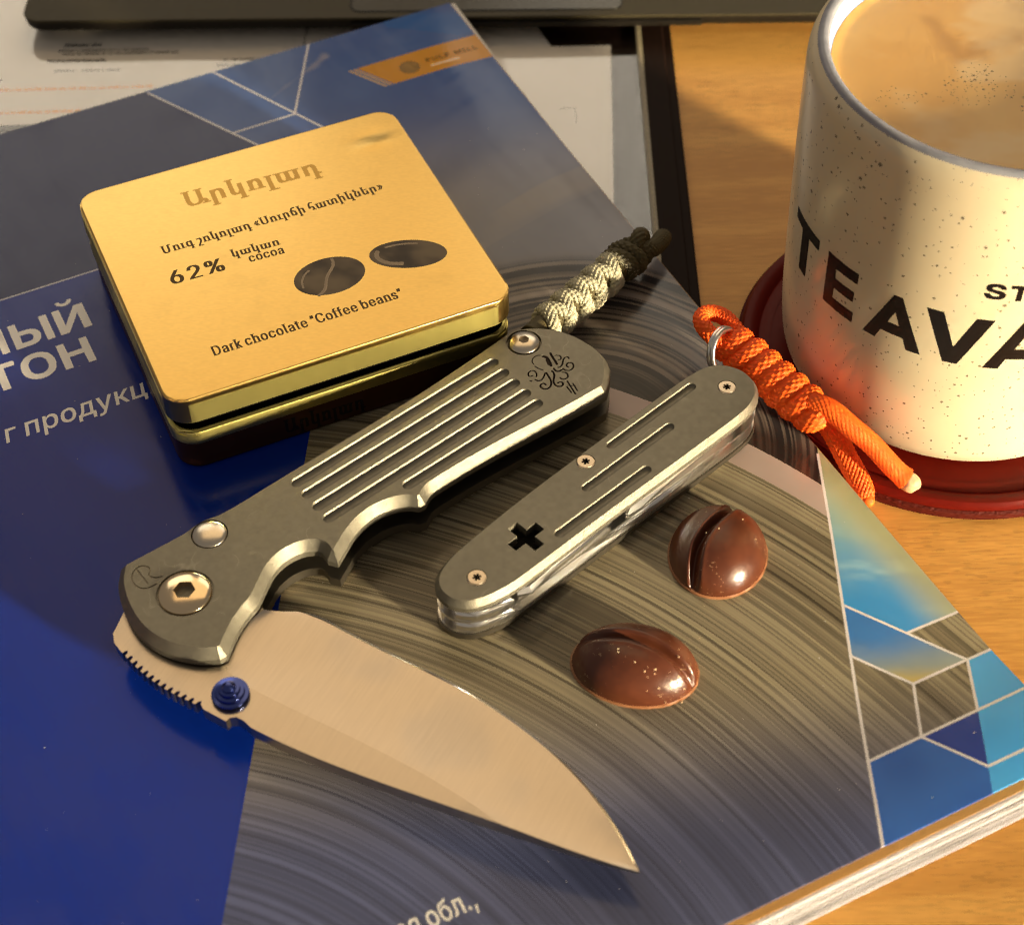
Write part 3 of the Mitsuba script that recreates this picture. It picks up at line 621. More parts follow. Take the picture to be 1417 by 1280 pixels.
scene['m_page_edge'] = plain(mikit.proc(edge_col), 0.65, spec=0.2)
scene['m_page_dark'] = plain((0.34, 0.32, 0.33), 0.65, spec=0.2)
scene['m_kraft'] = plain((0.47, 0.25, 0.085), 0.6, spec=0.25)
scene['m_print'] = plain((0.06, 0.05, 0.045), 0.6, spec=0.2)
scene['m_print_orange'] = plain((0.80, 0.40, 0.12), 0.6, spec=0.2)
scene['m_leather'] = bumped(plain((0.013, 0.006, 0.004), 0.6, spec=0.07), lambda p, n, uv: fbm(p.x * 1600, p.y * 1600, p.z * 1600, 2), 0.00012, 2e-4)
scene['m_seam'] = plain((0.20, 0.17, 0.11), 0.4)
scene['m_stitch'] = plain((0.38, 0.33, 0.22), 0.6)
scene['m_film'] = two({'type': 'dielectric'})['bsdf'] if False else {'type': 'thindielectric', 'int_ior': 1.5}
scene['m_laptop'] = plain((0.045, 0.037, 0.019), 0.5, metallic=0.3, spec=0.3)
scene['m_laptop_edge'] = plain((0.010, 0.008, 0.006), 0.4, spec=0.2)
scene['m_trackpad'] = plain((0.040, 0.036, 0.026), 0.22, metallic=0.2)


def gold_bump(p, n, uv):
    x, y = p.x * 1000 + 53.2, p.y * 1000 - 313.9
    a = x * 0.9177 + y * 0.3971
    b = -x * 0.3971 + y * 0.9177
    dent = dr.exp(-(dr.square((a - 33.5) / 4.2) + dr.square((b - 27) / 2.2))) * 8 - dr.exp(-(dr.square((a - 34) / 5) + dr.square((b - 30.5) / 2))) * 5
    return 7.0 * noise(x * 0.020 + 0.3, y * 0.020, 1.0) + 0.4 * noise(a * 0.6, b * 3.0, 4.0) + 0.15 * noise(x * 3, y * 3, p.z * 3000) + dent


def gold_col(p, n, uv):
    x, y = p.x * 1000, p.y * 1000
    worn = smoothstep(0.62, 0.8, fbm(x * 0.12, y * 0.12, 7.0, 4)) * 0.10
    return mi.Color3f(0.70, 0.475, 0.155) * (0.92 + 0.08 * noise(x * 1.2, y * 4.5, 2.0) - 0.4 * worn)


scene['m_gold'] = bumped(plain(mikit.proc(gold_col), 0.24, metallic=1.0), gold_bump, 0.00002, 3e-4)
scene['m_gold_side'] = plain((0.74, 0.64, 0.21), 0.40, metallic=1.0)
scene['m_tin_body'] = plain((0.085, 0.030, 0.012), 0.36, metallic=0.7)  # gold brown tin; shadow and dark reflections put into the colour
scene['m_tin_dark'] = plain((0.10, 0.06, 0.025), 0.5, metallic=0.8)
scene['m_gold_ink'] = plain((0.055, 0.032, 0.008), 0.5, spec=0.2)
scene['m_faded_ink'] = plain((0.40, 0.235, 0.055), 0.32, metallic=0.9)
scene['m_black_ink'] = plain((0.007, 0.005, 0.005), 0.35, spec=0.25)


def printed_bean(p, n, uv):
    x, y = p.x * 1000, p.y * 1000
    return mix((0.022, 0.014, 0.009), (0.085, 0.060, 0.036), smoothstep(0.3, 0.75, fbm(x * 0.14 + 0.05 * y, y * 0.16, 3.0, 3)))


scene['m_printed_bean'] = plain(mikit.proc(printed_bean), 0.45, spec=0.25)
scene['m_printed_bean_light'] = plain((0.17, 0.125, 0.085), 0.4, spec=0.25)


def blast_bump(p, n, uv):
    return noise(p.x * 7000, p.y * 7000, p.z * 7000)


def blast_col(p, n, uv):
    x, y = p.x * 1000, p.y * 1000
    rub = smoothstep(0.045, 0.0, dr.abs(noise(x * 0.35 + y * 0.12, y * 0.30 - x * 0.2, 3.0) - 0.5)) * smoothstep(0.62, 0.80, noise(x * 0.16, y * 0.16, 8.0))
    return (1 + 0.25 * rub) * mi.Color3f(0.255, 0.235, 0.186) * (0.80 + 0.26 * fbm(p.x * 900, p.y * 900, p.z * 900, 3) + 0.16 * fbm(p.x * 90, p.y * 90, p.z * 90, 3))


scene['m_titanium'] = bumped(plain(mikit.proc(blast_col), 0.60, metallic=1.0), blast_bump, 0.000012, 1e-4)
scene['m_titanium_dark'] = plain((0.17, 0.15, 0.12), 0.45, metallic=1.0)  # shaded copy of the titanium, for lower slabs and recesses


def steel_bump(p, n, uv):
    x, y = p.x * 1000, p.y * 1000
    a, b = x * 0.883 - y * 0.469, x * 0.469 + y * 0.883
    return noise(a * 5.0, b * 0.35, 1.0) + 0.5 * noise(a * 9, b * 1.0, 3.0)




def blade_col(p, n, uv):
    x, y = p.x * 1000, p.y * 1000
    a, b = x * 0.883 - y * 0.469, x * 0.469 + y * 0.883
    return mi.Color3f(0.53, 0.455, 0.375) * (0.93 + 0.05 * noise(a * 4.0, b * 0.15, 1.0) + 0.05 * noise(a * 11.0, b * 0.3, 2.0) + 0.05 * fbm(x * 0.05, y * 0.05, 3.0))


def blade_rough(p, n, uv):
    x, y = p.x * 1000, p.y * 1000
    return 0.24 + 0.10 * smoothstep(0.4, 0.7, fbm(x * 0.07, y * 0.07, 6.0, 4))


scene['m_blade'] = bumped(two({'type': 'principled', 'base_color': mikit.proc(blade_col), 'roughness': mikit.proc(blade_rough), 'metallic': 1.0, 'specular': 0.5}), steel_bump, 0.000009, 1e-4)
scene['m_blade_edge'] = plain((0.85, 0.80, 0.70), 0.16, metallic=1.0)
scene['m_polished'] = plain((0.82, 0.80, 0.77), 0.27, metallic=1.0)
scene['m_polished_warm'] = plain((0.85, 0.66, 0.42), 0.15, metallic=1.0)
scene['m_satin_pin'] = plain((0.70, 0.62, 0.50), 0.25, metallic=1.0)
scene['m_bronze'] = plain((0.62, 0.53, 0.42), 0.3, metallic=1.0)
scene['m_blued'] = plain((0.07, 0.10, 0.36), 0.14, metallic=1.0)
scene['m_recess_shade'] = plain((0.006, 0.005, 0.004), 0.8, spec=0.05)  # near black: shade of sockets, cross and lid gap painted in
scene['m_engraved'] = plain((0.014, 0.009, 0.006), 0.7, spec=0.08)


def cord_mat(a, b, sheen):
    return plain(mikit.proc(lambda p, n, uv: mix(a, b, fbm(p.x * 700, p.y * 700, p.z * 700, 3))), 0.62, spec=0.35, sheen=sheen)


scene['m_orange_cord'] = cord_mat((0.93, 0.075, 0.004), (1.0, 0.155, 0.010), 0.4)
scene['m_orange_melted'] = plain((0.70, 0.36, 0.20), 0.45)
scene['m_pale_cord'] = cord_mat((0.36, 0.335, 0.225), (0.51, 0.475, 0.34), 0.3)
scene['m_olive_cord'] = cord_mat((0.055, 0.042, 0.015), (0.095, 0.075, 0.03), 0.3)


def choc_col(p, n, uv):
    x, y = p.x * 1000, p.y * 1000
    dust = smoothstep(0.80, 0.88, noise(x * 2.2, y * 2.2, p.z * 2200)) * smoothstep(0.55, 0.75, noise(x * 0.3, y * 0.3, 4.0))
    return mix(mix((0.062, 0.0145, 0.0055), (0.102, 0.027, 0.010), fbm(x * 0.25, y * 0.25, 2.0)), mi.Color3f(0.35, 0.22, 0.13), dust * 0.5)


scene['m_chocolate'] = bumped(plain(mikit.proc(choc_col), 0.32, spec=0.45, clearcoat=0.35, clearcoat_gloss=0.75), lambda p, n, uv: fbm(p.x * 320, p.y * 320, p.z * 320, 3), 0.00010, 2e-4)
scene['m_chocolate_foot'] = plain((0.30, 0.13, 0.06), 0.45)


def glaze_col(p, n, uv):
    x, y, z = p.x * 1000 - 109.86, p.y * 1000 - 304.09, p.z * 1000
    a = dr.atan2(y, x) * 44
    spots = mi.Float(0)
    for k, (f, hi) in enumerate(((0.30, 0.145), (0.48, 0.15), (0.19, 0.12))):
        d, _, c = voronoi(a * f + 13.7 * k, z * f + 5.1 * k)
        keep = noise(a * 0.06 + 9 * k, z * 0.06, 3.0)
        rad = hi * (0.25 + 0.75 * dr.square(dr.square(c)))
        spots = dr.maximum(spots, smoothstep(rad, rad * 0.55, d) * dr.select(c > 0.90 - 0.4 * keep, 0.35 + 0.6 * c, 0.0))
    base = mix((0.62, 0.535, 0.365), (0.69, 0.60, 0.42), fbm(a * 0.04, z * 0.05, 1.0))
    return mix(base, mi.Color3f(0.045, 0.028, 0.018), dr.clip(spots, 0, 1) * 0.85)


scene['m_glaze'] = plain(mikit.proc(glaze_col), 0.22, spec=0.55, clearcoat=0.4, clearcoat_gloss=0.9)
scene['m_mug_rim'] = plain(mikit.proc(lambda p, n, uv: mix((0.20, 0.21, 0.26), (0.33, 0.33, 0.37), fbm(p.x * 420, p.y * 420, 3.0, 3))), 0.35)
scene['m_mug_inside'] = plain((0.22, 0.34, 0.66), 0.2, spec=0.5)


SWIRL = [(-15.4, 25.6), (-12.2, 16.3), (-10.6, 5.2), (-3.9, 10.0), (3.2, 12.7)]


def coffee_col(p, n, uv):
    x, y = p.x * 1000 - 109.86, p.y * 1000 - 304.09
    wx = x + 14 * fbm(x * 0.06, y * 0.06, 1.0)
    wy = y + 14 * fbm(x * 0.06, y * 0.06, 8.0)
    sw = fbm(wx * 0.042, wy * 0.042, 4.0, 3)
    c = mix((0.74, 0.39, 0.095), (0.88, 0.54, 0.18), smoothstep(0.20, 0.75, sw))
    streak = smoothstep(0.09, 0.0, dr.abs(sw - 0.52)) * 0.5 * smoothstep(-8, 14, y)
    c = mix(c, mi.Color3f(0.52, 0.24, 0.055), streak)
    d = mi.Float(99)
    qx, qy = x + 5 * (fbm(x * .11, y * .11, 3.0) - .5), y + 5 * (fbm(x * .11, y * .11, 9.0) - .5)
    for a, b in zip(SWIRL[:-1], SWIRL[1:]):
        d = dr.minimum(d, seg(qx, qy, a, b))
    c = mix(c, mi.Color3f(0.50, 0.23, 0.05), smoothstep(4.5, 0.0, d) * 0.62 * smoothstep(0.25, 0.6, noise(x * .12, y * .12, 5.0)))
    foam = smoothstep(0.5, 0.75, fbm(x * 0.05 + 3, y * 0.07, 2.0, 4))
    c = mix(c, mi.Color3f(0.90, 0.68, 0.38), foam * 0.5)
    spots = mi.Float(0)
    for k, f in enumerate((0.62, 1.3)):
        d, _, q = voronoi(x * f + 7 * k, y * f)
        keep = noise(x * 0.10 + 5 * k, y * 0.10, 6.0) * (0.45 + 0.75 * dr.exp(-(dr.square((x + 13) / 13) + dr.square((y + 5) / 8))))
        spots = dr.maximum(spots, smoothstep(0.22 * (0.4 + q), 0.08, d) * dr.select(keep * q > 0.46, 0.85, 0.0))
    return mix(c, mi.Color3f(0.16, 0.065, 0.02), spots)


scene['m_coffee'] = bumped(plain(mikit.proc(coffee_col), 0.34, spec=0.28), lambda p, n, uv: noise(p.x * 2200, p.y * 2200, 1.0) + 0.8 * fbm(p.x * 180, p.y * 180, 2.0), 0.00004, 2e-4)
scene['m_coaster'] = bumped(plain((0.105, 0.005, 0.002), 0.42, spec=0.08), lambda p, n, uv: fbm(p.x * 500, p.y * 500, p.z * 500, 3), 0.00008, 3e-4)
scene['m_coaster_rough'] = bumped(plain((0.075, 0.008, 0.004), 0.6, spec=0.12), lambda p, n, uv: noise(p.x * 2200, p.y * 2200, p.z * 2200), 0.0004, 2e-4)
scene['m_crumb'] = plain((0.70, 0.52, 0.34), 0.6)
scene['m_dust'] = plain((0.70, 0.68, 0.66), 0.7)

# ---------------------------------------------------------------- table, desk pad, papers
obj('table', ext(sbox(-700, -350, 800, 900), -30, 0), 'm_wood', kind='structure')
pad = thing('desk_pad', 'dark brown leather desk pad with stitched border lying under the papers and the catalogue', 'desk pad')
PADR = 49.2
tilt = math.radians(0.75)


def padpt(x, y):
    """pad frame: x from its right edge, y along it"""
    return (PADR - 0.6 + x + (y - 370) * math.tan(tilt), y)


obj('base', slab(Polygon([padpt(-470, 285), padpt(0, 285), padpt(0, 640), padpt(-470, 640)]).buffer(4, quad_segs=6).buffer(-2.2), 0, 2.0, 0.7, steps=3), 'm_leather', pad, smooth=40)
obj('border', slab(Polygon([padpt(-7.6, 287), padpt(-0.8, 287), padpt(-0.8, 639), padpt(-7.6, 639)]), 2.0, 3.0, 0.45, steps=3), 'm_leather', pad, smooth=40, label='raised dark border along the right side of the pad')
seam = obj('seam', slab(Polygon([padpt(-9.3, 287), padpt(-7.5, 287), padpt(-7.5, 639), padpt(-9.3, 639)]), 2.75, 3.25, 0.2), 'm_seam', pad)
st = []
for k in range(150):
    y = 300 + k * 2.1
    a, b = padpt(-8.4, y), padpt(-8.4, y + 1.45)
    st.append(tri(capsule((*a, 3.22), (*b, 3.22), 0.22, 8)))
obj('stitching', cat(st), 'm_stitch', seam, smooth=True, kind='stuff')

sheet = obj('paper_sheet', slab(Polygon([(-330, 402), (-62, 407), (-55, 620), (-322, 616)]), 2.05, 2.2), 'm_paper')
tag(sheet, 'printed white sheet with small black text and orange lines, partly under the laptop', 'paper')
words, lines_at = [], [(-133.9, 444.5, -122.7, 1.5), (-135.4, 441.7, -108, .9), (-133.8, 440.0, -98.7, .9), (-137.8, 436.5, -120.3, 1.3), (-135.0, 431.5, -115.1, .9), (-84.6, 435.5, -71.1, .9), (-86.3, 432.8, -78.6, .9), (-160, 427.5, -150, .7)]
for x0, y, x1, h in lines_at:
    x = x0
    while x < x1:
        w = RNG.uniform(.35, .8) * h * 0.8
        if RNG.random() > .13:
            words.append(sbox(x, y - h * .5, x + w * .82, y + h * RNG.uniform(.25, .6)))
        x += w
obj('printed_text', ext(unary_union(words), 2.2, 2.26), 'm_print', sheet, kind='stuff')
rules = []
for x0, x1, y0, y1 in ((-300, -105, 420.6, 422.8), (-300, -121, 409.6, 411.5)):
    x = x0
    while x < x1:
        w = RNG.uniform(1.2, 3.2)
        t = (x - x0) / (x1 - x0)
        rules.append(sbox(x, y0 + (y1 - y0) * t - .55, x + w * .85, y0 + (y1 - y0) * t + RNG.uniform(.3, .9)))
        x += w
obj('printed_orange_line', ext(unary_union(rules), 2.2, 2.26), 'm_print_orange', sheet, kind='stuff')
sheet2 = obj('paper_sheet', slab(Polygon([(-70, 290), (26.2, 292), (32.6, 438.8), (14.5, 438.8), (10.2, 450), (-60, 452)]), 2.05, 2.2), 'm_paper')
tag(sheet2, 'plain white sheet with a folded corner, right of the catalogue under the film', 'paper')
obj('folded_corner', trimesh.Trimesh([(2.5, 443.5, 2.26), (13.0, 434.6, 2.26), (10.2, 450, 2.48), (-3, 456, 2.44)], [(0, 1, 2), (0, 2, 3)]), 'm_paper', sheet2)
frame_lines = strokes([[(16, 408), (20.6, 408), (20.6, 401)]], 0.22)
obj('printed_corner', ext(frame_lines, 2.2, 2.26), 'm_seam', sheet2)
xs, ys = np.linspace(-460, -9.2, 60), np.linspace(292, 638, 60)
gx, gy = np.meshgrid(xs, ys, indexing='ij')
fz = 2.5 + 0.55 * meshkit.fbm(np.stack([gx * .02, gy * .055, gx * 0], -1), 2, 3)
V = np.stack([PADR - 0.6 + gx + (gy - 370) * math.tan(tilt), gy, fz], -1).reshape(-1, 3)
i, j = np.meshgrid(np.arange(59), np.arange(59), indexing='ij')
q = np.stack([i * 60 + j, (i + 1) * 60 + j, (i + 1) * 60 + j + 1, i * 60 + j + 1], -1).reshape(-1, 4)
obj('film', trimesh.Trimesh(V, np.vstack([q[:, [0, 1, 2]], q[:, [0, 2, 3]]]), process=False), 'm_film', pad, smooth=True, label='clear plastic film over the papers')

# ---------------------------------------------------------------- laptop
lap = thing('laptop', 'dark laptop with its front edge over the papers at the back of the table', 'laptop')
LR = math.radians(-1.05)


def lrot(m):
    m = tri(m)
    m.apply_transform(trimesh.transformations.rotation_matrix(LR, [0, 0, 1], [-146, 446, 0]))
    return m


out = sbox(-146, 446, 190, 690).buffer(-6).buffer(6, quad_segs=8)


def wedge(m, y0=446):
    m = tri(m)
    v = np.array(m.vertices)
    v[:, 2] += (v[:, 1] - y0) * 0.012
    m.vertices = v
    return m


obj('base', lrot(wedge(slab(out.buffer(-.35), 5.6, 9.3, 0.0, 2.4, steps=5))), 'm_laptop_edge', lap, smooth=40)
obj('deck', lrot(wedge(slab(out, 9.3, 10.2, 0.4, 0.2, steps=3))), 'm_laptop', lap, smooth=40)
obj('front_lip', lrot(wedge(slab(sbox(-46, 445.3, 60, 446.6), 6.9, 8.6, 0.3))), 'm_laptop_edge', lap)
pd = sbox(-46, 449.2, 36, 512).buffer(-3).buffer(3, quad_segs=6)
obj('trackpad', lrot(wedge(slab(pd, 10.1, 10.5, 0.2))), 'm_trackpad', lap)
obj('trackpad_rim', lrot(wedge(ext(pd.buffer(0.5).difference(pd.buffer(0.02)), 10.0, 10.38))), 'm_laptop_edge', lap)
for x in (-120, 160):
    obj('foot', lrot(lathe([(0, 2.0), (5, 2.0), (5.5, 3), (5.5, 7), (0, 7)], 24, (x, 470, 0))), 'm_laptop_edge', lap)


# ---------------------------------------------------------------- catalogue
book = thing('catalogue', 'thick glossy blue catalogue with hexagon pattern and paper roll photo under the knives', 'catalogue')
ss = lambda a, b, x: np.clip((x - a) / (b - a), 0, 1) ** 2 * (3 - 2 * np.clip((x - a) / (b - a), 0, 1))


def zc(u, v):
    """height of the cover"""
    dip = 2.3 * np.exp(-(u / 9.0) ** 2) * np.clip(np.sin(np.pi * np.clip(-v / 280, 0, 1)), 0, 1)
    return 11.6 - dip + 1.5 * ss(-262, -298, v) * ss(-190, -40, u) + 0.9 * ss(-262, -298, v)


def zt(u, v):
    """height of the topmost page"""
    dip = 2.3 * np.exp(-(u / 9.0) ** 2) * np.clip(np.sin(np.pi * np.clip(-v / 280, 0, 1)), 0, 1)
    return 10.9 - dip - 2.0 * ss(-268, -298, v)


def zb(u, v):
    return 2.15 - 2.05 * ss(-175, -240, v)


def sheet_grid(u0, u1, v0, v1, ztop, zbot, nu=60, nv=80, wob=None):
    us, vs = np.linspace(u0, u1, nu), np.linspace(v0, v1, nv)
    U, Vv = np.meshgrid(us, vs, indexing='ij')
    if wob is not None:
        U, Vv = wob(U, Vv)
    xy = bk(U, Vv)
    top = np.concatenate([xy, ztop(U, Vv)[..., None]], -1).reshape(-1, 3)
    bot = np.concatenate([xy, zbot(U, Vv)[..., None]], -1).reshape(-1, 3)
    i, j = np.meshgrid(np.arange(nu - 1), np.arange(nv - 1), indexing='ij')
    q = np.stack([i * nv + j, (i + 1) * nv + j, (i + 1) * nv + j + 1, i * nv + j + 1], -1).reshape(-1, 4)
    f = np.vstack([q[:, [0, 1, 2]], q[:, [0, 2, 3]]])
    e1, e2 = top[f[0, 1]] - top[f[0, 0]], top[f[0, 2]] - top[f[0, 0]]
    if e1[0] * e2[1] - e1[1] * e2[0] < 0:
        f = f[:, ::-1]
    n = nu * nv
    rim = np.r_[np.arange(nv), np.arange(1, nu) * nv + nv - 1, (nu - 1) * nv + np.arange(nv - 2, -1, -1), np.arange(nu - 2, 0, -1) * nv]
    if Polygon(top[rim, :2]).exterior.is_ccw:
        rim = rim[::-1]
    a, b = rim, np.roll(rim, -1)
    side = np.vstack([np.c_[a, b, b + n], np.c_[a, b + n, a + n]])
    m = trimesh.Trimesh(np.vstack([top, bot]), np.vstack([f, f[:, ::-1] + n, side]), process=False)
    return m


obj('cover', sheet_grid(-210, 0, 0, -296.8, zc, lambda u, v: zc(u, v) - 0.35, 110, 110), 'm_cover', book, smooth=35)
obj('flyleaf', sheet_grid(-210, 0.35, -0.6, -297.0, lambda u, v: zt(u, v) + 0.28, lambda u, v: zt(u, v) + 0.05, 60, 80), 'm_kraft', book, smooth=35, label='orange brown kraft leaf just inside the cover')
NP = 17
for k in range(NP):
    r = np.random.default_rng(40 + k)
    a, b = k / NP, (k + 1) / NP - r.choice([0.006, 0.012, 0.022])
    du, dv, sk = r.uniform(-1.3, -.2), -1.75 * (1 - a) + r.uniform(-.15, .45), r.uniform(-.003, .003)
    ph, am = r.uniform(0, 6), r.uniform(.03, .10)
    wav = lambda u, v, t, ph=ph, am=am: zb(u, v) + (zt(u, v) - zb(u, v)) * t + am * np.sin(u * .05 + ph) * ss(-280, -297, v) * (0 < t < .97)
    if k == NP - 1:
        du = 0.5
    obj('pages', sheet_grid(-210, du, -1.0, -297.0 + dv, lambda u, v, b=b: wav(u, v, b), lambda u, v, a=a: wav(u, v, a), 40, 70, lambda U, V_, sk=sk: (U + sk * (V_ + 150) + 0.12 * np.sin(V_ * .11), V_ + 0.15 * np.sin(U * .09))), 'm_page_edge' if k % 3 else 'm_page_dark', book, smooth=35)
loose = sheet_grid(-60, 1.9, 0.2, -70, lambda u, v: zt(u, v) + 0.05, lambda u, v: zt(u, v) - .5, 20, 20, lambda U, V_: (U + 0.023 * (V_ + 8) - 0.4, V_))
obj('pages', loose, 'm_paper', book, label='white page edges showing at the top right corner')
obj('back_cover', sheet_grid(-210, 0, 0, -296.8, lambda u, v: zb(u, v) - 0.02, lambda u, v: zb(u, v) - 0.10, 30, 60), 'm_kraft', book)


def on_cover(poly, u, v, lift=0.03, thick=0.05, ang=0.0, shear=0.0):
    """a flat print laid on the cover with its origin at (u, v)"""
    if shear:
        poly = affinity.affine_transform(poly, [1, shear, 0, 1, 0, 0])
    m = ext(poly, 0, thick)
    w = np.array(m.vertices)
    c, s = math.cos(ang), math.sin(ang)
    U, V_ = u + w[:, 0] * c - w[:, 1] * s, v + w[:, 0] * s + w[:, 1] * c
    m.vertices = np.c_[bk(U, V_), zc(U, V_) + lift + w[:, 2]]
    return m


def place_word(text, style, cap, u_right, v, **kw):
    sh = kw.pop('shear', 0)
    g = line_of_text(text, style, cap, **kw)
    return on_cover(affinity.translate(g, -g.bounds[2], 0), u_right, v, shear=sh)


obj('title_lettering', place_word('НЫЙ', 'b', 9.1, -138.8, -86.6, width=28.5), 'm_white_ink', book)
obj('title_lettering', place_word('ТОН', 'b', 9.1, -141.5, -98.9, width=26.0), 'm_white_ink', book)
obj('subtitle_lettering', place_word('г продукции', 'm', 5.9, -125.7, -116.0, width=43.0, shear=0.16), 'm_white_ink', book)
obj('address_lettering', place_word('ая обл.,', 'm', 4.6, -121.2, -272.3, width=15.8), 'm_white_ink', book)
obj('tab_lettering', on_cover(line_of_text('PULP MILL', 'm', 1.75, width=16.3, track=14, space=60), -18.6, -24.6), 'm_engraved', book)
small = unary_union([sbox(x, 0, x + RNG.uniform(.35, .62), RNG.uniform(.55, .75)) for x in np.arange(0, 8.4, .75)])
obj('tab_small_print', on_cover(small, -18.2, -26.9), 'm_bronze', book)

# ---------------------------------------------------------------- candy tin
tin = thing('candy_tin', 'square golden candy tin with its lid slightly ajar, lying on the catalogue', 'tin')
TC, TA = np.array([-52.7, 313.7]), math.radians(23.4)
TB = 11.7


def tin_frame(m, z=0.0):
    m = tri(m)
    w = np.array(m.vertices)
    c, s = math.cos(TA), math.sin(TA)
    m.vertices = np.c_[TC[0] + w[:, 0] * c - w[:, 1] * s, TC[1] + w[:, 0] * s + w[:, 1] * c, w[:, 2] + z]
    return m


def rr(hx, hy, r, q=10):
    return sbox(-hx + r, -hy + r, hx - r, hy - r).buffer(r, quad_segs=q)


LX, LY = 42.1, 39.9
lid_solid = man(slab(rr(LX, LY, 5.4), 27.2, 34.5, 0.65, 0.35, steps=5)) - man(slab(rr(LX - .5, LY - .5, 5.5), 20, 33.8, 0.6))
lid = obj('lid', tin_frame(lid_solid), 'm_gold', tin, smooth=35)
ring1 = rr(LX - 1.15, LY - 1.15, 4.9)
skirt = Polygon(rr(LX + .12, LY + .12, 6.1).exterior, [rr(LX - .3, LY - .3, 5.7).exterior])
obj('skirt', tin_frame(ext(skirt, 27.3, 33.0)), 'm_gold_side', lid, smooth=35, label='greenish gold side of the lid')


def on_lid(poly, x, y, ang=0.0):
    m = ext(affinity.rotate(poly, ang, origin=(0, 0), use_radians=True), 34.52, 34.58)
    m.apply_translation([x, y, 0])
    return tin_frame(m)


t1 = line_of_text('Արկոլադ', 's', 6.0, width=35.0)
obj('title_lettering', on_lid(t1, -18.3, 23.6, -0.045), 'm_faded_ink', lid)
obj('chocolate_lettering', on_lid(line_of_text('Մուգ շոկոլադ «Սուրճի հատիկներ»', 's', 2.9, width=56.8), -28.4, 9.3), 'm_gold_ink', lid)
obj('percent_lettering', on_lid(line_of_text('62%', 's', 4.6, width=13.2), -29.6, -2.0, -0.03), 'm_gold_ink', lid)
obj('cocoa_lettering', on_lid(line_of_text('կակաո', 's', 2.7, width=12.0), -13.7, 1.1, -0.04), 'm_gold_ink', lid)
obj('cocoa_lettering', on_lid(line_of_text('cocoa', 's', 2.9, width=8.6), -10.4, -2.3, -0.05), 'm_gold_ink', lid)
obj('name_lettering', on_lid(line_of_text('Dark chocolate “Coffee beans”', 's', 3.1, width=46.2), -27.8, -29.0), 'm_gold_ink', lid)
# two beans printed on the lid
for (x, y, a, b, ang, seam_) in ((5.1, -14.9, 8.6, 6.3, -0.02, True), (24.8, -15.6, 9.3, 5.0, -0.38, False)):
    e = affinity.scale(Point(0, 0).buffer(1, quad_segs=24), a, b)
    key = obj('printed_bean', on_lid(e, x, y, ang), 'm_printed_bean', lid, label='dark bean printed with a seam' if seam_ else 'paler smooth bean printed at the right')
    if seam_:
        marks = strokes([smooth2([(-4.5, -5.4), (-2.2, -3.4), (-.6, 0), (1.6, 2.6), (2.4, 5.4)], 14)], .75).union(strokes([smooth2([(-7.0, -1.5), (-6.2, 1.6), (-4.0, 3.6)], 8)], .5))
    else:
        marks = strokes([smooth2([(-7.4, 1.0), (-7.2, -1.2), (-5.0, -2.9), (-1.5, -3.3)], 12)], 1.1).union(strokes([smooth2([(-5.4, 2.6), (-2.0, 3.5), (2.0, 3.6)], 10)], .5))
    mk = affinity.rotate(marks, ang, origin=(0, 0), use_radians=True)
    m = ext(mk, 34.58, 34.62)
    m.apply_translation([x, y, 0])
    obj('highlight', tin_frame(m), 'm_printed_bean_light', key)
outer = rr(LX - .5, LY - .5, 5.8)
body = obj('body', tin_frame(man(slab(outer, TB, 23.4, 0.0, 0.8, steps=4)) - man(ext(rr(LX - 1.3, LY - 1.3, 5.2), 13, 40))), 'm_tin_body', tin, smooth=35, label='gold brown lower half with shade painted into its dark colour')
bead = Polygon(rr(LX - .05, LY - .05, 6.0).exterior, [rr(LX - 1.2, LY - 1.2, 5.3).exterior])
bs = [stack([(rr(LX - .5, LY - .5, 5.8), 19.6), (rr(LX - .18, LY - .18, 6.0), 20.0), (rr(LX - .1, LY - .1, 6.02), 22.7), (rr(LX - .35, LY - .35, 5.9), 23.4), (rr(LX - .9, LY - .9, 5.6), 23.65)])]
obj('bead', tin_frame(man(bs[0]) - man(ext(rr(LX - 1.25, LY - 1.25, 5.3), 13, 40))), 'm_gold_side', body, smooth=35, label='golden band round the top of the lower half')
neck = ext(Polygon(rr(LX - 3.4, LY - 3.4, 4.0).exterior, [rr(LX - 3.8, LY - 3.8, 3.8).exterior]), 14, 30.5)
obj('neck', tin_frame(neck), 'm_recess_shade', tin, smooth=35)  # shade of the lid gap put into its colour
sd = line_of_text('Արկոլադ', 's', 4.4, width=20)
m = ext(sd, 0, 0.06)
w = np.array(m.vertices)
m.vertices = np.c_[w[:, 0] - 17.0, -(LY - .5) - w[:, 2] - 0.02, w[:, 1] + 14.0]
obj('side_lettering', tin_frame(m), 'm_black_ink', body)

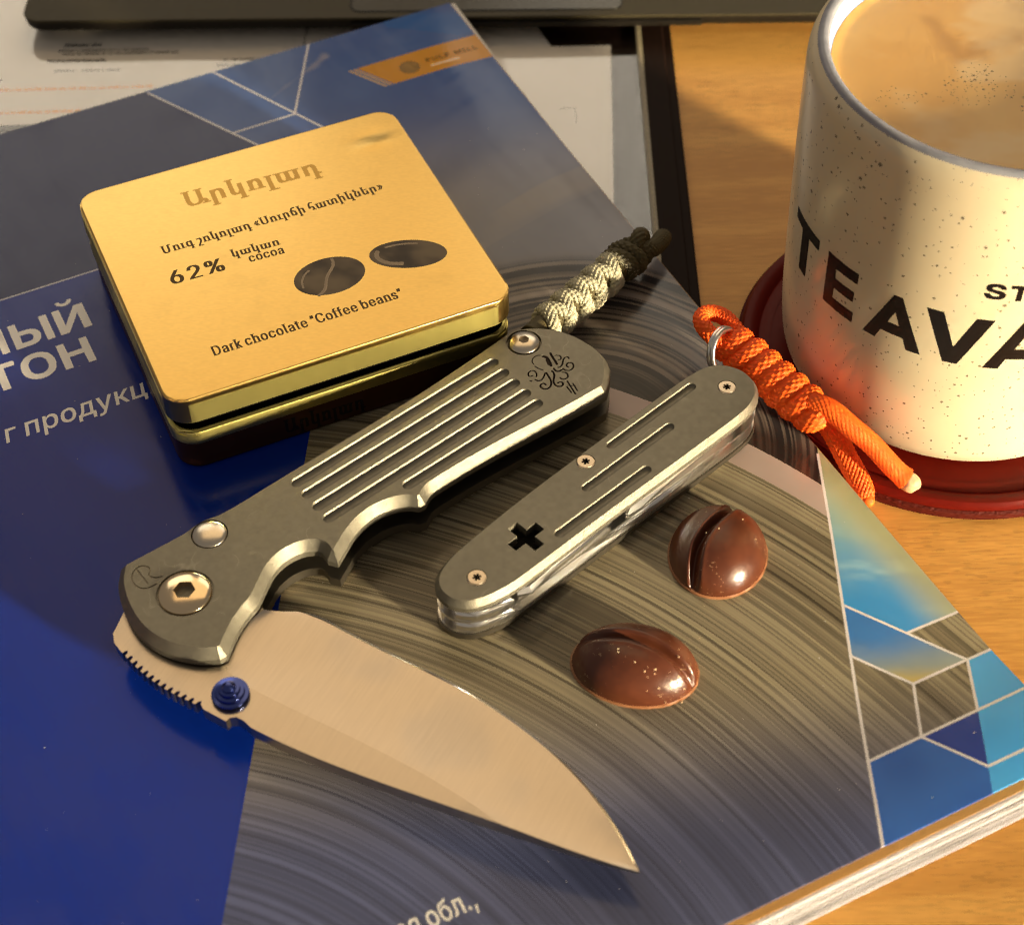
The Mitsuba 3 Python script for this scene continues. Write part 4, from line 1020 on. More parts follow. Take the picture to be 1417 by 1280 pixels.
# ---------------------------------------------------------------- folding knife
KN = thing('folding_knife', 'large grey titanium folding knife half open, with fluted handle and broad steel blade', 'folding knife')
TOP = np.array([[-81.4, 224.0], [-74.5, 228.9], [-69.8, 232.3], [-67.9, 234.4], [-66.0, 235.9], [-63.5, 236.8], [-59.6, 239.6], [-49.0, 248.6], [-24.2, 268.7], [-2.2, 288.9], [-0.4, 291.0], [1.9, 292.3], [6.2, 292.7], [10.9, 292.0], [15.5, 289.6], [19.3, 286.1], [20.9, 283.7],
                [21.8, 280.5], [21.6, 277], [20.8, 273.4], [12.9, 267.6], [-7.7, 253.8], [-18.1, 245.6], [-19.5, 243.9], [-20.4, 241.5], [-22.6, 242.0], [-26.0, 241.4], [-30.0, 239.5], [-33.3, 236.4], [-35.7, 232.8], [-37.2, 229.2], [-38.2, 226.8], [-39.3, 228.9],
                [-41.3, 230.1], [-45.1, 229.8], [-49.2, 227.4], [-52.0, 223.7], [-53.5, 219.0], [-54.6, 215.1], [-56.4, 212.4], [-58.2, 208.6], [-59.3, 204.6], [-59.9, 202.5], [-64.1, 202.3], [-69.7, 203.8], [-74.4, 206.8], [-77.8, 210.9], [-80.3, 216.0], [-81.5, 220.2]])


def rounded(pts, it=1, crisp=()):
    """corner cutting, so that arcs read as arcs; the crisp corners are kept"""
    p = np.asarray(pts, float)
    keep = [int(np.argmin(np.linalg.norm(p - c, axis=1))) for c in crisp]
    p = np.vstack([np.vstack([q + (p[k - 1] - q) * .04, q, q + (p[(k + 1) % len(p)] - q) * .04]) if k in keep else q[None] for k, q in enumerate(p)])
    for _ in range(it):
        n = np.roll(p, -1, 0)
        p = np.stack([p * .78 + n * .22, p * .22 + n * .78], 1).reshape(-1, 2)
    return Polygon(p)


top_face = rounded(TOP, 2, [(-20.4, 241.5), (-38.2, 226.8), (-59.9, 202.5), (20.8, 273.4), (-81.4, 224.0), (21.8, 280.5), (19.3, 286.1)])
outer_k = top_face.buffer(1.55, join_style=1, quad_segs=5).simplify(0.02)
outer_k = Polygon(outer_k.exterior)
tf = Polygon(top_face.simplify(0.02).exterior)
Z1 = 25.0
kp = ring_points(top_face, 0.62)
kq = offset_points(kp, 1.55)
sc = loft([(kq, 21.1), (kq, 22.65), (kp, Z1)])
scale_m = man(sc)
GR = [((-47.0, 246.0), (-4.0, 281.6)), ((-44.5, 242.7), (-1.6, 278.2)), ((-42.0, 239.2), (0.8, 274.8)), ((-39.5, 235.8), (3.3, 271.5)), ((-22.7, 244.7), (5.9, 268.2))]
cuts = []
for a, b in GR:
    cuts.append(capsule((*a, Z1 + 0.45), (*b, Z1 + 0.45), 1.5, 40))
engr = [strokes([smooth2(l, max(2, 5 * len(l))) if len(l) > 2 else l], w) for l, w in (
    ([[7.74, 283.35], [8.49, 282.89], [9.08, 281.78], [9.49, 280.25]], .75), ([[9.46, 284.29], [9.89, 283.07], [10.39, 281.96], [10.89, 280.65]], .6), ([[10.52, 283.49], [11.45, 283.46], [11.89, 283.01], [11.71, 282.14], [11.24, 282.05]], .36),
    ([[13.72, 282.41], [13.2, 282.97], [12.57, 282.44], [12.29, 281.25], [11.95, 280.18], [11.16, 279.56]], .42), ([[12.22, 279.2], [13.42, 278.52], [14.36, 279.03], [14.71, 280.1], [14.28, 280.98], [13.52, 281.0], [13.1, 280.15], [13.46, 279.6]], .42),
    ([[10.08, 279.37], [10.96, 278.27], [12.06, 278.99]], .5), ([[11.87, 278.03], [13.08, 277.56], [13.27, 276.48], [12.4, 275.76], [11.43, 276.33]], .42), ([[9.59, 278.52], [10.15, 276.79], [9.94, 274.88], [10.66, 273.58], [11.64, 273.55], [12.05, 274.5], [11.31, 274.94], [10.91, 274.53]], .48),
    ([[8.35, 277.92], [9.06, 276.18], [9.4, 274.68], [8.82, 273.11], [7.74, 272.72], [6.86, 273.8], [7.34, 274.53], [8.09, 274.08]], .48), ([[8.04, 277.92], [7.54, 276.23], [6.75, 275.4], [5.7, 275.85]], .4), ([[5.95, 276.7], [5.98, 277.99], [5.16, 278.76], [4.3, 278.14], [4.35, 276.96], [5.12, 277.05]], .36),
    ([[4.47, 275.46], [4.85, 275.35]], .4), ([[5.65, 280.15], [6.7, 279.26], [7.61, 278.8]], .28), ([[7.12, 283.59], [6.04, 283.4], [5.24, 282.33], [5.51, 280.8]], .26), ([[13.07, 275.1], [13.9, 273.07], [14.8, 270.93]], .4), ([[12.92, 273.31], [13.91, 271.38]], .36), ([[14.33, 274.32], [15.3, 271.97]], .36),
    ([[13.09, 273.72], [14.9, 273.46]], .22), ([[8.63, 282.23], [8.91, 281.36], [9.05, 280.7]], .8))]
engr = unary_union(engr)
cr = strokes([smooth2([[-76.4, 222.83], [-77.03, 223.46], [-78.03, 223.66], [-79.2, 222.99], [-79.75, 221.42], [-79.43, 219.5], [-78.29, 218.16], [-76.72, 217.69], [-75.26, 218.17], [-74.38, 218.84]], 40), [[-79.09, 222.72], [-76.18, 218.89]],
              smooth2([[-77.46, 223.56], [-76.49, 223.01], [-76.21, 221.86], [-76.26, 221.16], [-75.57, 220.61], [-74.58, 220.45], [-73.51, 220.73]], 24)], .34)
for g, dpt in ((engr, .5), (cr, .28)):
    cuts.append(man(ext(g.simplify(.02), Z1 - dpt, Z1 + 1)))
PIV, PIN, SCR = (-68.2, 216.3), (-64.7, 231.9), (3.4, 288.0)
for (x, y), r, d in ((PIV, 6.0, .5), (PIN, 3.95, 1.2), (SCR, 4.15, .9)):
    cuts.append(m3.Manifold.cylinder(5, r, r, 64).translate([x, y, Z1 - d]))
scale_m = scale_m - m3.Manifold.batch_boolean(cuts, m3.OpType.Add)
front = obj('handle_scale', scale_m, 'm_titanium', KN, smooth=22, label='upper grey handle slab with long flutes and an engraving')
obj('octopus_engraving', ext(engr.buffer(-.02), Z1 - .5, Z1 - .2), 'm_engraved', front)
obj('logo_engraving', ext(cr.buffer(-.08), Z1 - .28, Z1 - .22), 'm_titanium_dark', front)
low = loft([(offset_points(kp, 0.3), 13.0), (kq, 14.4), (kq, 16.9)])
obj('handle_scale', low, 'm_titanium_dark', KN, smooth=25, label='lower handle slab with the shade of the upper one put into its dark grey')
obj('clip', ext(Polygon([(-10, 270), (14, 281), (16, 275), (8, 268), (-14, 253), (-31, 238), (-34, 241), (-28, 250)]), 12.05, 13.0), 'm_titanium_dark', KN)
for (x, y), r in (((14.0, 281.5), 2.6), (SCR, 2.6), (PIN, 3.0), (PIV, 4.0)):
    obj('standoff', lathe([(0, 16.8), (r, 16.8), (r, 21.2), (0, 21.2)], 32, (x, y, 0)), 'm_titanium_dark', KN, smooth=40)


def domed(r, z0, h, socket, depth, sides=6, rot=0.0, rim=.35):
    prof = [(0, z0 - 1.5), (r, z0 - 1.5), (r, z0 + .15)] + [(r * math.cos(t) if t else r - .12, z0 + .25 + (h - .25) * math.sin(t)) for t in np.linspace(0.08, math.pi / 2 * .98, 12)] + [(0, z0 + h)]
    m = man(lathe(prof, 72))
    cut = m3.Manifold.cylinder(5, socket, socket, sides).rotate([0, 0, rot]).translate([0, 0, z0 + h - depth])
    return m - cut


def at(m, x, y):
    m = tri(m)
    m.apply_translation([x, y, 0])
    return m


pv = obj('pivot_screw', at(domed(5.55, Z1 - .3, 1.5, 2.35, 1.9), *PIV), 'm_polished_warm', KN, smooth=30, label='big shiny pivot screw with hex socket')
obj('socket', at(ext(Point(0, 0).buffer(2.3), Z1 - .9, Z1 - .75), *PIV), 'm_recess_shade', pv)  # dark disc painting the shade inside the socket
obj('stop_pin', at(lathe([(0, 20)] + [(3.7, 20), (3.7, Z1 - .1)] + [(3.7 * math.cos(t), Z1 - .1 + 1.0 * math.sin(t)) for t in np.linspace(.15, 1.45, 8)] + [(0, Z1 + .92)], 64), *PIN), 'm_satin_pin', KN, smooth=30, label='smooth domed pin beside the pivot')
es = obj('end_screw', at(domed(3.7, Z1 - .4, 1.5, 1.3, 1.6, 6, 20), *SCR), 'm_satin_pin', KN, smooth=30, label='domed screw at the far end')
obj('socket', at(ext(Point(0, 0).buffer(1.25), Z1 - .7, Z1 - .55), *SCR), 'm_recess_shade', es)

# the blade
BT, BBm = 20.55, 17.35
MID = (BT + BBm) / 2
jim = []
j0, j1 = np.array([-80.9, 205.2]), np.array([-63.3, 191.4])
NJ = 13
dirj = (j1 - j0) / np.linalg.norm(j1 - j0)
nrm = np.array([-dirj[1], dirj[0]])
for k in range(NJ):
    for t, d in ((0.0, 0), (0.44, 0), (0.47, .5), (0.56, .95), (0.72, 1.12), (0.88, .95), (0.97, .5)):
        s = (k + t) / NJ
        bow = -1.3 * math.sin(math.pi * s)
        jim.append(j0 + (j1 - j0) * s + nrm * (d + bow))
spine0 = [(-62.4, 190.6), (-57.6, 187.6), (-57.0, 188.4), (-55.6, 188.6), (-54.0, 187.6), (-52.6, 186.1)]
spine1 = [tuple(p) for p in spline([(-51.8, 185.6), (-34.6, 176.6), (-19.1, 169.9), (-3.0, 163.2), (10.8, 157.5), (22.0, 153.6)], 36)]
edge = [tuple(p) for p in spline([(22.0, 153.6), (20.8, 157.5), (18.0, 163.8), (13.7, 171.3), (8.3, 178.4), (1.7, 185.2), (-6.0, 191.7), (-15.8, 198.4), (-36.0, 210.8), (-43.4, 214.9), (-45.4, 215.3)], 60)]
tangp = [(-52.6, 215.2), (-54, 216.4), (-57, 222), (-66, 226.5), (-76, 224), (-81, 217), (-82.4, 211.6), (-83.0, 209.6), (-82.4, 207.2), (-81.2, 205.6)]
# split the spine where the grind line meets it
sp = np.array(spine1)
k0 = int(np.argmin(np.abs(sp[:, 0] + 3.0)))
grind = [tuple(p) for p in spline([(-52.4, 214.9), (-55.6, 211.2), (-58.4, 206.4), (-59.2, 201.6), (-57.0, 198.0), (-53.7, 195.6), (-35.0, 184.7), tuple(sp[k0])], 40)]
flat_poly = tangp + [tuple(p) for p in jim] + spine0 + spine1[:k0 + 1] + grind[::-1]


def zspine(p):
    return BT - 1.25 * np.clip((p[0] + 3.0) / 24.9, 0, 1)


def blade_part(poly, zf):
    P_ = Polygon(poly)
    if not P_.is_valid:
        P_ = P_.buffer(0)
        P_ = max(P_.geoms, key=lambda g: g.area) if hasattr(P_, 'geoms') else P_
    v, f = ring_tris(P_)
    return v, f, np.array([zf(p) for p in v])


ed = np.array(edge)
edz = {tuple(np.round(p, 5)): MID + 0.06 for p in ed}
micro = np.array(LineString(edge).parallel_offset(0.55, 'right').coords)
mi_poly = LineString(edge)


def side_of(p):
    return tuple(np.round(p, 5)) in edz


# bevel between grind line, the thin end of the spine and the edge
inner_edge = []
for k, p in enumerate(ed):
    t = ed[min(k + 1, len(ed) - 1)] - ed[max(k - 1, 0)]
    t = t / np.linalg.norm(t)
    nn = np.array([-t[1], t[0]])
    w = 0.55 * np.clip(np.linalg.norm(p - ed[0]) / 3, 0, 1) * np.clip(np.linalg.norm(p - ed[-1]) / 3, 0.05, 1)
    q = p + nn * w
    inner_edge.append(tuple(q))
if Polygon(edge + grind + spine1[k0:]).area < Polygon([*inner_edge, *grind, *spine1[k0:]]).area:
    inner_edge = [tuple(2 * np.array(p) - np.array(q)) for p, q in zip(edge, inner_edge)]
ie = {tuple(np.round(p, 5)): edz[tuple(np.round(e, 5))] + 0.16 for p, e in zip(inner_edge, ed)}
gz = {tuple(np.round(p, 5)) for p in grind}
v1, f1, z1 = blade_part(flat_poly, lambda p: BT)
G3 = np.array([(*p, BT) for p in grind] + [(*p, zspine(p)) for p in spine1[k0 + 1:]])
E3 = np.array([(*p, ie[tuple(np.round(p, 5))]) for p in inner_edge])[::-1]


def resample(p, n, w=None):
    s_ = np.r_[0, np.cumsum(np.linalg.norm(np.diff(p[:, :2], axis=0), axis=1))]
    s_ /= s_[-1]
    t_ = np.linspace(0, 1, n)
    return np.stack([np.interp(t_, s_, p[:, k_]) for k_ in range(3)], 1)


gr, er = resample(G3, 90), resample(E3, 90)
tt = np.linspace(0, 1, 14)
grid = gr[:, None] * (1 - tt)[None, :, None] + er[:, None] * tt[None, :, None]
grid[..., 2] -= 0.30 * (np.sin(np.pi * tt) ** 1)[None, :] * np.clip((gr[:, 2] - er[:, 2]) / 1.2, 0, 1)[:, None]
i, j = np.meshgrid(np.arange(89), np.arange(13), indexing='ij')
q = np.stack([i * 14 + j, (i + 1) * 14 + j, (i + 1) * 14 + j + 1, i * 14 + j + 1], -1).reshape(-1, 4)
v2, z2, f2 = grid.reshape(-1, 3)[:, :2], grid.reshape(-1, 3)[:, 2], np.vstack([q[:, [0, 1, 2]], q[:, [0, 2, 3]]])
c1, c2 = v2[f2[:, 1]] - v2[f2[:, 0]], v2[f2[:, 2]] - v2[f2[:, 0]]
if (c1[:, 0] * c2[:, 1] - c1[:, 1] * c2[:, 0]).sum() < 0:
    f2 = f2[:, ::-1]


def both(v, f, z):
    a = trimesh.Trimesh(np.c_[v, z], f, process=False)
    b = trimesh.Trimesh(np.c_[v, 2 * MID - z], f[:, ::-1], process=False)
    return [a, b]


wall = tangp + [tuple(p) for p in jim] + spine0 + spine1
wv = np.array(wall)
wz = np.array([zspine(p) for p in wv])
n = len(wv)
k = np.arange(n - 1)
wm = trimesh.Trimesh(np.vstack([np.c_[wv, wz], np.c_[wv, 2 * MID - wz]]), np.vstack([np.c_[k, k + n, k + 1], np.c_[k + 1, k + n, k + 1 + n]]), process=False)
blade = obj('blade', cat(both(v1, f1, z1) + both(v2, f2, z2) + [wm]), 'm_blade', KN, smooth=2.2, label='broad matt steel blade with notched spine')
a = np.c_[np.array(inner_edge), [ie[tuple(np.round(p, 5))] for p in inner_edge]]
b = np.c_[ed, [edz[tuple(np.round(p, 5))] - .12 for p in ed]]
n = len(a)
k = np.arange(n - 1)
strip = trimesh.Trimesh(np.vstack([a, b]), np.vstack([np.c_[k, k + 1, k + n], np.c_[k + 1, k + 1 + n, k + n]]), process=False)
strip2 = trimesh.Trimesh(np.vstack([a * [1, 1, -1] + [0, 0, 2 * MID], b * [1, 1, -1] + [0, 0, 2 * MID]]), strip.faces[:, ::-1], process=False)
obj('cutting_edge', cat([strip, strip2]), 'm_blade_edge', blade, smooth=True)
prof = [(0, BT - .2), (2.6, BT - .2), (2.6, BT + .35), (3.6, BT + .45), (3.85, BT + .8), (3.75, BT + 1.2), (3.0, BT + 1.3), (2.95, BT + 1.75), (2.85, BT + 2.0), (2.2, BT + 2.1), (2.15, BT + 2.55), (2.05, BT + 2.8), (1.45, BT + 2.9), (1.4, BT + 3.3), (1.0, BT + 3.8), (0.55, BT + 4.2), (0, BT + 4.3)]
obj('thumb_stud', lathe(prof, 72, (-57.2, 193.6, 0)), 'm_blued', blade, smooth=28, label='blue stepped cone thumb stud')
obj('thumb_stud', lathe([(r, 2 * MID - z) for r, z in prof[::-1]], 40, (-57.2, 193.6, 0)), 'm_blued', blade, smooth=28)

# ---------------------------------------------------------------- pocket knife
PK = thing('pocket_knife', 'closed grey multi tool pocket knife with cross cutout and three slots, beside the big knife', 'pocket knife')
PO = np.array([[45.1, 278.4], [49.1, 279.1], [53.3, 277.2], [55.5, 274.0], [55.8, 270.2], [54.2, 266.4], [50.9, 262.7], [34.9, 248.5], [18.0, 233.6], [2.1, 219.1], [-1.5, 216.2], [-5.6, 213.7], [-9.3, 212.4], [-12.7, 213.0], [-15.2, 215.4], [-15.8, 218.6], [-14.5, 221.8], [-11.7, 225.7], [2.5, 240.2], [19.1, 255.6], [30.7, 266.2], [40.3, 275.0]])
ptop = Polygon(rounded(PO, 4).exterior)
pout = Polygon(ptop.buffer(1.0, quad_segs=6).simplify(0.02).exterior)
PZ = 25.3
pp = ring_points(ptop, 0.6)
pq = offset_points(pp, 1.0)
up_s = man(loft([(pq, PZ - 2.7), (pq, PZ - 1.55), (pp, PZ)]))
cuts = [capsule((*a, PZ + 0.30), (*b, PZ + 0.30), 1.25, 40) for a, b in (((22.1, 254.8), (41.2, 272.2)), ((16.1, 242.5), (35.3, 259.9)), ((9.8, 229.9), (29.3, 247.3)))]
cross = unary_union([sbox(-4.2, -1.35, 4.2, 1.35), sbox(-1.35, -4.2, 1.35, 4.2)])
cross = affinity.translate(affinity.rotate(cross, 43), 2.6, 229.2)
cuts.append(man(ext(cross, PZ - 4, PZ + 1)))
SCW = [(-7.8, 218.5), (16.2, 250.0), (49.4, 271.8)]
for x, y in SCW:
    cuts.append(m3.Manifold.cylinder(3, 2.15, 2.15, 40).translate([x, y, PZ - .35]))
sc1 = obj('handle_scale', up_s - m3.Manifold.batch_boolean(cuts, m3.OpType.Add), 'm_titanium', PK, smooth=22, label='upper grey plate with slots and cross')
obj('cross_shade', ext(cross.buffer(.4), PZ - 2.65, PZ - 2.4), 'm_recess_shade', sc1)  # dark sheet added to give the cutout its shade
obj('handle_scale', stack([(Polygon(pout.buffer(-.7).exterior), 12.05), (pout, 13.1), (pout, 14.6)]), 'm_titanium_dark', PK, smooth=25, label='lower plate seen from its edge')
for x, y in SCW:
    star = unary_union([affinity.rotate(sbox(-.95, -.26, .95, .26), a, origin=(0, 0)) for a in (15, 75, 135)])
    head = slab(Point(0, 0).buffer(2.0, quad_segs=12), PZ - .6, PZ + .12, 0.18)
    hd = man(head) - man(ext(star, PZ - .3, PZ + 1))
    s = obj('screw', at(hd, x, y), 'm_bronze', PK, smooth=30)
    obj('socket', at(ext(star.buffer(-.02), PZ - .3, PZ - .2), x, y), 'm_recess_shade', s)
PC, PA = np.array([20.2, 245.6]), math.atan2(271.8 - 218.5, 49.4 + 7.8)


def pk(poly, z0, z1, bev=0.0):
    m = slab(Polygon(poly).buffer(0) if not isinstance(poly, Polygon) else poly, z0, z1, bev, bev) if bev else ext(Polygon(poly) if not isinstance(poly, Polygon) else poly, z0, z1)
    w = np.array(m.vertices)
    c, s = math.cos(PA), math.sin(PA)
    m.vertices = np.c_[PC[0] + w[:, 0] * c - w[:, 1] * s, PC[1] + w[:, 0] * s + w[:, 1] * c, w[:, 2]]
    return m


lin = Polygon(pout.buffer(-.3).exterior)
for z0 in (14.7, 18.35, 22.0):
    obj('liner', ext(lin, z0, z0 + .5), 'm_polished', PK, smooth=30)
CA, CB = (15.3, 18.25), (18.95, 21.9)
half = lambda x: 8.6 * np.sqrt(np.clip(1 - np.clip((np.abs(x) - 36) / 11.2, 0, 1) ** 2, 0, 1))
for n_, (z0, z1) in enumerate((CA, CB)):
    xs = np.linspace(-46.6, 46.6, 80)
    sp_ = [(x, half(x) - .4) for x in xs] + [(x, 1.5) for x in xs[::-1]]
    obj('back_spring', pk(sp_, z0, z1, .35), 'm_polished', PK, smooth=30)
    xe = np.linspace(-46.6, -35.2, 24)
    obj('tang', pk([(x, -half(x) + .5) for x in xe] + [(-35.2, 1.2), (-45, 1.2)], z0 + .1, z1 - .1, .7), 'm_polished', PK, smooth=30)
    xe = np.linspace(38, 46.4, 20)
    obj('tang', pk([(x, -half(x) + 1.3) for x in xe] + [(45, 1.2), (38, 1.2)], z0, z1), 'm_titanium_dark' if n_ else 'm_polished', PK, smooth=30)
opener = [(-33.8, -7.4), (-31, -9.0), (-26, -8.2), (-12, -7.9), (-5.2, -7.2), (-4.6, -5.0), (-8.5, -3.6), (-9, 1.0), (-33.8, 1.0)]
obj('bottle_opener', pk(opener, CB[0] + .2, CB[1] - .3, .95), 'm_polished', PK, smooth=20)
can = [(37, -6.0), (28, -8.0), (10, -8.4), (2, -9.1), (-1.6, -8.6), (0.2, -6.2), (5, -4.4), (9, 1), (37, 1)]
obj('can_opener', pk(can, CB[0] + .2, CB[1] - .3, .95), 'm_polished', PK, smooth=20)
large = [(37, -5.6), (34, -7.6), (26, -8.9), (8, -8.7), (-8, -7.9), (-20, -6.0), (-30, -3.0), (-33, -.5), (-33, 1.0), (37, 1.0)]
obj('blade', pk(large, CA[0] + .3, CA[1] - .3, 1.0), 'm_polished', PK, smooth=20)

# ---------------------------------------------------------------- split ring and cord lanyards
RC = np.array([50.6, 289.0, 20.3])
ax1 = np.array([0.50, 0.80, 0.33])
ax1 /= np.linalg.norm(ax1)
ax2 = np.array([-0.42, -0.12, 0.9])
ax2 -= ax1 * (ax1 @ ax2)
ax2 /= np.linalg.norm(ax2)
nn = np.cross(ax1, ax2)
th = np.linspace(0, 4 * np.pi - .6, 160)
path = RC + 5.0 * (np.cos(th)[:, None] * ax1 + np.sin(th)[:, None] * ax2) + (th / (4 * np.pi) - .5)[:, None] * 1.7 * nn
tag(obj('split_ring', tube(path, 0.72, 14), 'm_polished', smooth=True), 'small steel double wire ring joining the pocket knife to the orange cord', 'key ring')

OL = thing('cord_lanyard', 'bright orange braided cord lanyard with two loose ends, leaning on the coaster by the mug', 'lanyard')
A0, A1 = np.array([52.4, 292.6, 19.6]), np.array([71.8, 268.6, 16.6])
axis = (A1 - A0) / np.linalg.norm(A1 - A0)
side = np.cross(axis, [0, 0, 1.0])
side /= np.linalg.norm(side)
upv = np.cross(side, axis)
LEN = np.linalg.norm(A1 - A0)
obj('core', tube([A0 + axis * t for t in np.linspace(-.5, LEN, 30)], 4.7 * np.sin(np.linspace(.55, 2.6, 30)) ** .5, 24), 'm_orange_cord', OL, smooth=True)


def coil(k, lean, r=3.55, adv=5.3, start=0.0):
    """one wrap of the knot"""
    a = np.linspace(-np.pi / 2, 1.5 * np.pi, 60)
    s = start + k * adv + lean * np.cos(a - 0.9) + adv * (a / (2 * np.pi) - .25)
    return A0 + axis * s[:, None] + r * (np.cos(a)[:, None] * side * 1.06 + np.sin(a)[:, None] * upv)


for k in range(7):
    obj('wrap', cord(coil(k, 1.9, 2.55 - .35 * (k > 5) - .25 * (k == 0), adv=4.5, start=1.8), 2.75, 0.24, 44, 0.2), 'm_orange_cord', OL, smooth=True)
lp = np.array([A0 + axis * t_ + side * q_ + upv * h_ for t_, q_, h_ in ((2, 2.6, 1.2), (-1.5, 3.6, 2.0), (-5, 3.7, 2.6), (-8.0, 1.9, 2.4), (-8.6, -.6, 1.8), (-6.6, -3.2, 1.2), (-3, -3.6, .9), (1, -2.8, .6))])
obj('loop', cord(lp, 1.95, 0.24, 40, 0.18), 'm_orange_cord', OL, smooth=True, label='loop threaded through the steel ring')
t1 = obj('tail', cord([(69.2, 271.2, 20.2), (72.9, 268.6, 20.6), (77.8, 264.6, 18.6), (81.8, 262.0, 16.3), (86.2, 258.4, 13.0), (90.0, 255.9, 10.4)], 2.5, 0.24, 44, 0.07, flat=.9, taper=([0, .2, .6, .94, 1], [1, 1.05, 1, 1.0, 1.12])), 'm_orange_cord', OL, smooth=True, label='smooth loose end with a melted pale tip')
tip = trimesh.creation.icosphere(3, 2.45)
tv = np.array(tip.vertices)
tip.vertices = tv * (1 + 0.22 * (meshkit.noise(tv * .9, 4)[:, None] - .5)) * [1, 1, .92] + [90.9, 255.1, 10.0]
obj('melted_tip', tip, 'm_orange_melted', t1, smooth=True)
t2 = obj('tail', cord([(71.0, 270.6, 16.0), (74.6, 269.6, 12.6), (77.6, 264.6, 9.0), (80.6, 258.8, 6.0), (81.9, 255.2, 4.4)], 2.55, 0.24, 44, 0.17, taper=([0, .8, .95, 1], [1, 1, .85, .6])), 'm_orange_cord', OL, smooth=True, label='woven loose end hanging down beside the catalogue')
tip = trimesh.creation.icosphere(2, 1.6)
tip.apply_translation([82.0, 254.9, 4.2])
obj('melted_tip', tip, 'm_orange_cord', t2, smooth=True)

VL = thing('cord_lanyard', 'olive and pale braided cord lanyard tied to the end of the folding knife', 'lanyard')
A0, A1 = np.array([7.0, 297.6, 19.0]), np.array([27.4, 321.6, 18.0])
axis = (A1 - A0) / np.linalg.norm(A1 - A0)
side = np.cross(axis, [0, 0, 1.0])
side /= np.linalg.norm(side)
upv = np.cross(side, axis)
LEN = np.linalg.norm(A1 - A0)
obj('core', tube([A0 + axis * t for t in np.linspace(-3, LEN + 3, 40)], 3.3, 28), 'm_olive_cord', VL, smooth=True, label='dark olive core showing in the gaps of the braid')
for k in range(5):
    s0 = -1.0 + k * 6.1
    for d in (1, -1):
        a = np.linspace(-0.45 * np.pi, 1.25 * np.pi, 60) if d == 1 else np.linspace(1.45 * np.pi, -0.25 * np.pi, 60)
        t = np.linspace(0, 1, 60)
        r = 3.25 + (.6 if d == 1 else .1) * np.exp(-((t - .35) / .22) ** 2)
        s = s0 + (8.4 * t if d == 1 else 8.4 * t + 2.9)
        p = A0 + axis * s[:, None] + r[:, None] * (np.cos(a)[:, None] * side + np.sin(a)[:, None] * upv * .95)
        obj('strand', cord(p, 1.55, 0.2, 40, 0.22), 'm_pale_cord' , VL, smooth=True)
EN = A1 + axis * 2.0
for k, r in enumerate((3.1, 3.4, 2.7)):
    a = np.linspace(-np.pi / 2, 1.5 * np.pi, 50)
    s = k * 3.1 + 1.2 * np.cos(a + .6) - 1.0
    p = EN + axis * s[:, None] + r * (np.cos(a)[:, None] * side + np.sin(a)[:, None] * upv)
    obj('wrap', cord(p, 1.9, 0.24, 40, 0.2), 'm_olive_cord', VL, smooth=True)
q0 = EN + axis * 4
obj('tail', cord([q0 - side * 1 + upv * 1, q0 + axis * 3.2 + side * 2.4 + upv * 1.0, (37.2, 329.6, 17.0), (39.4, 334.0, 15.5), (40.4, 338.4, 13.0)], 2.2, 0.24, 40, 0.2, taper=([0, .85, 1], [1, 1, .55])), 'm_olive_cord', VL, smooth=True, label='loose dark end hanging over the edge of the catalogue')
obj('loop', cord([q0 + side * 1 + upv * 3, q0 + axis * 3.4 + upv * 4.2, q0 + axis * 5.2 + upv * 1.2 - side * .4, q0 + axis * 2.4 - upv * 2 + side * .5], 1.9, 0.24, 36, 0.2), 'm_olive_cord', VL, smooth=True)

# ---------------------------------------------------------------- chocolate beans


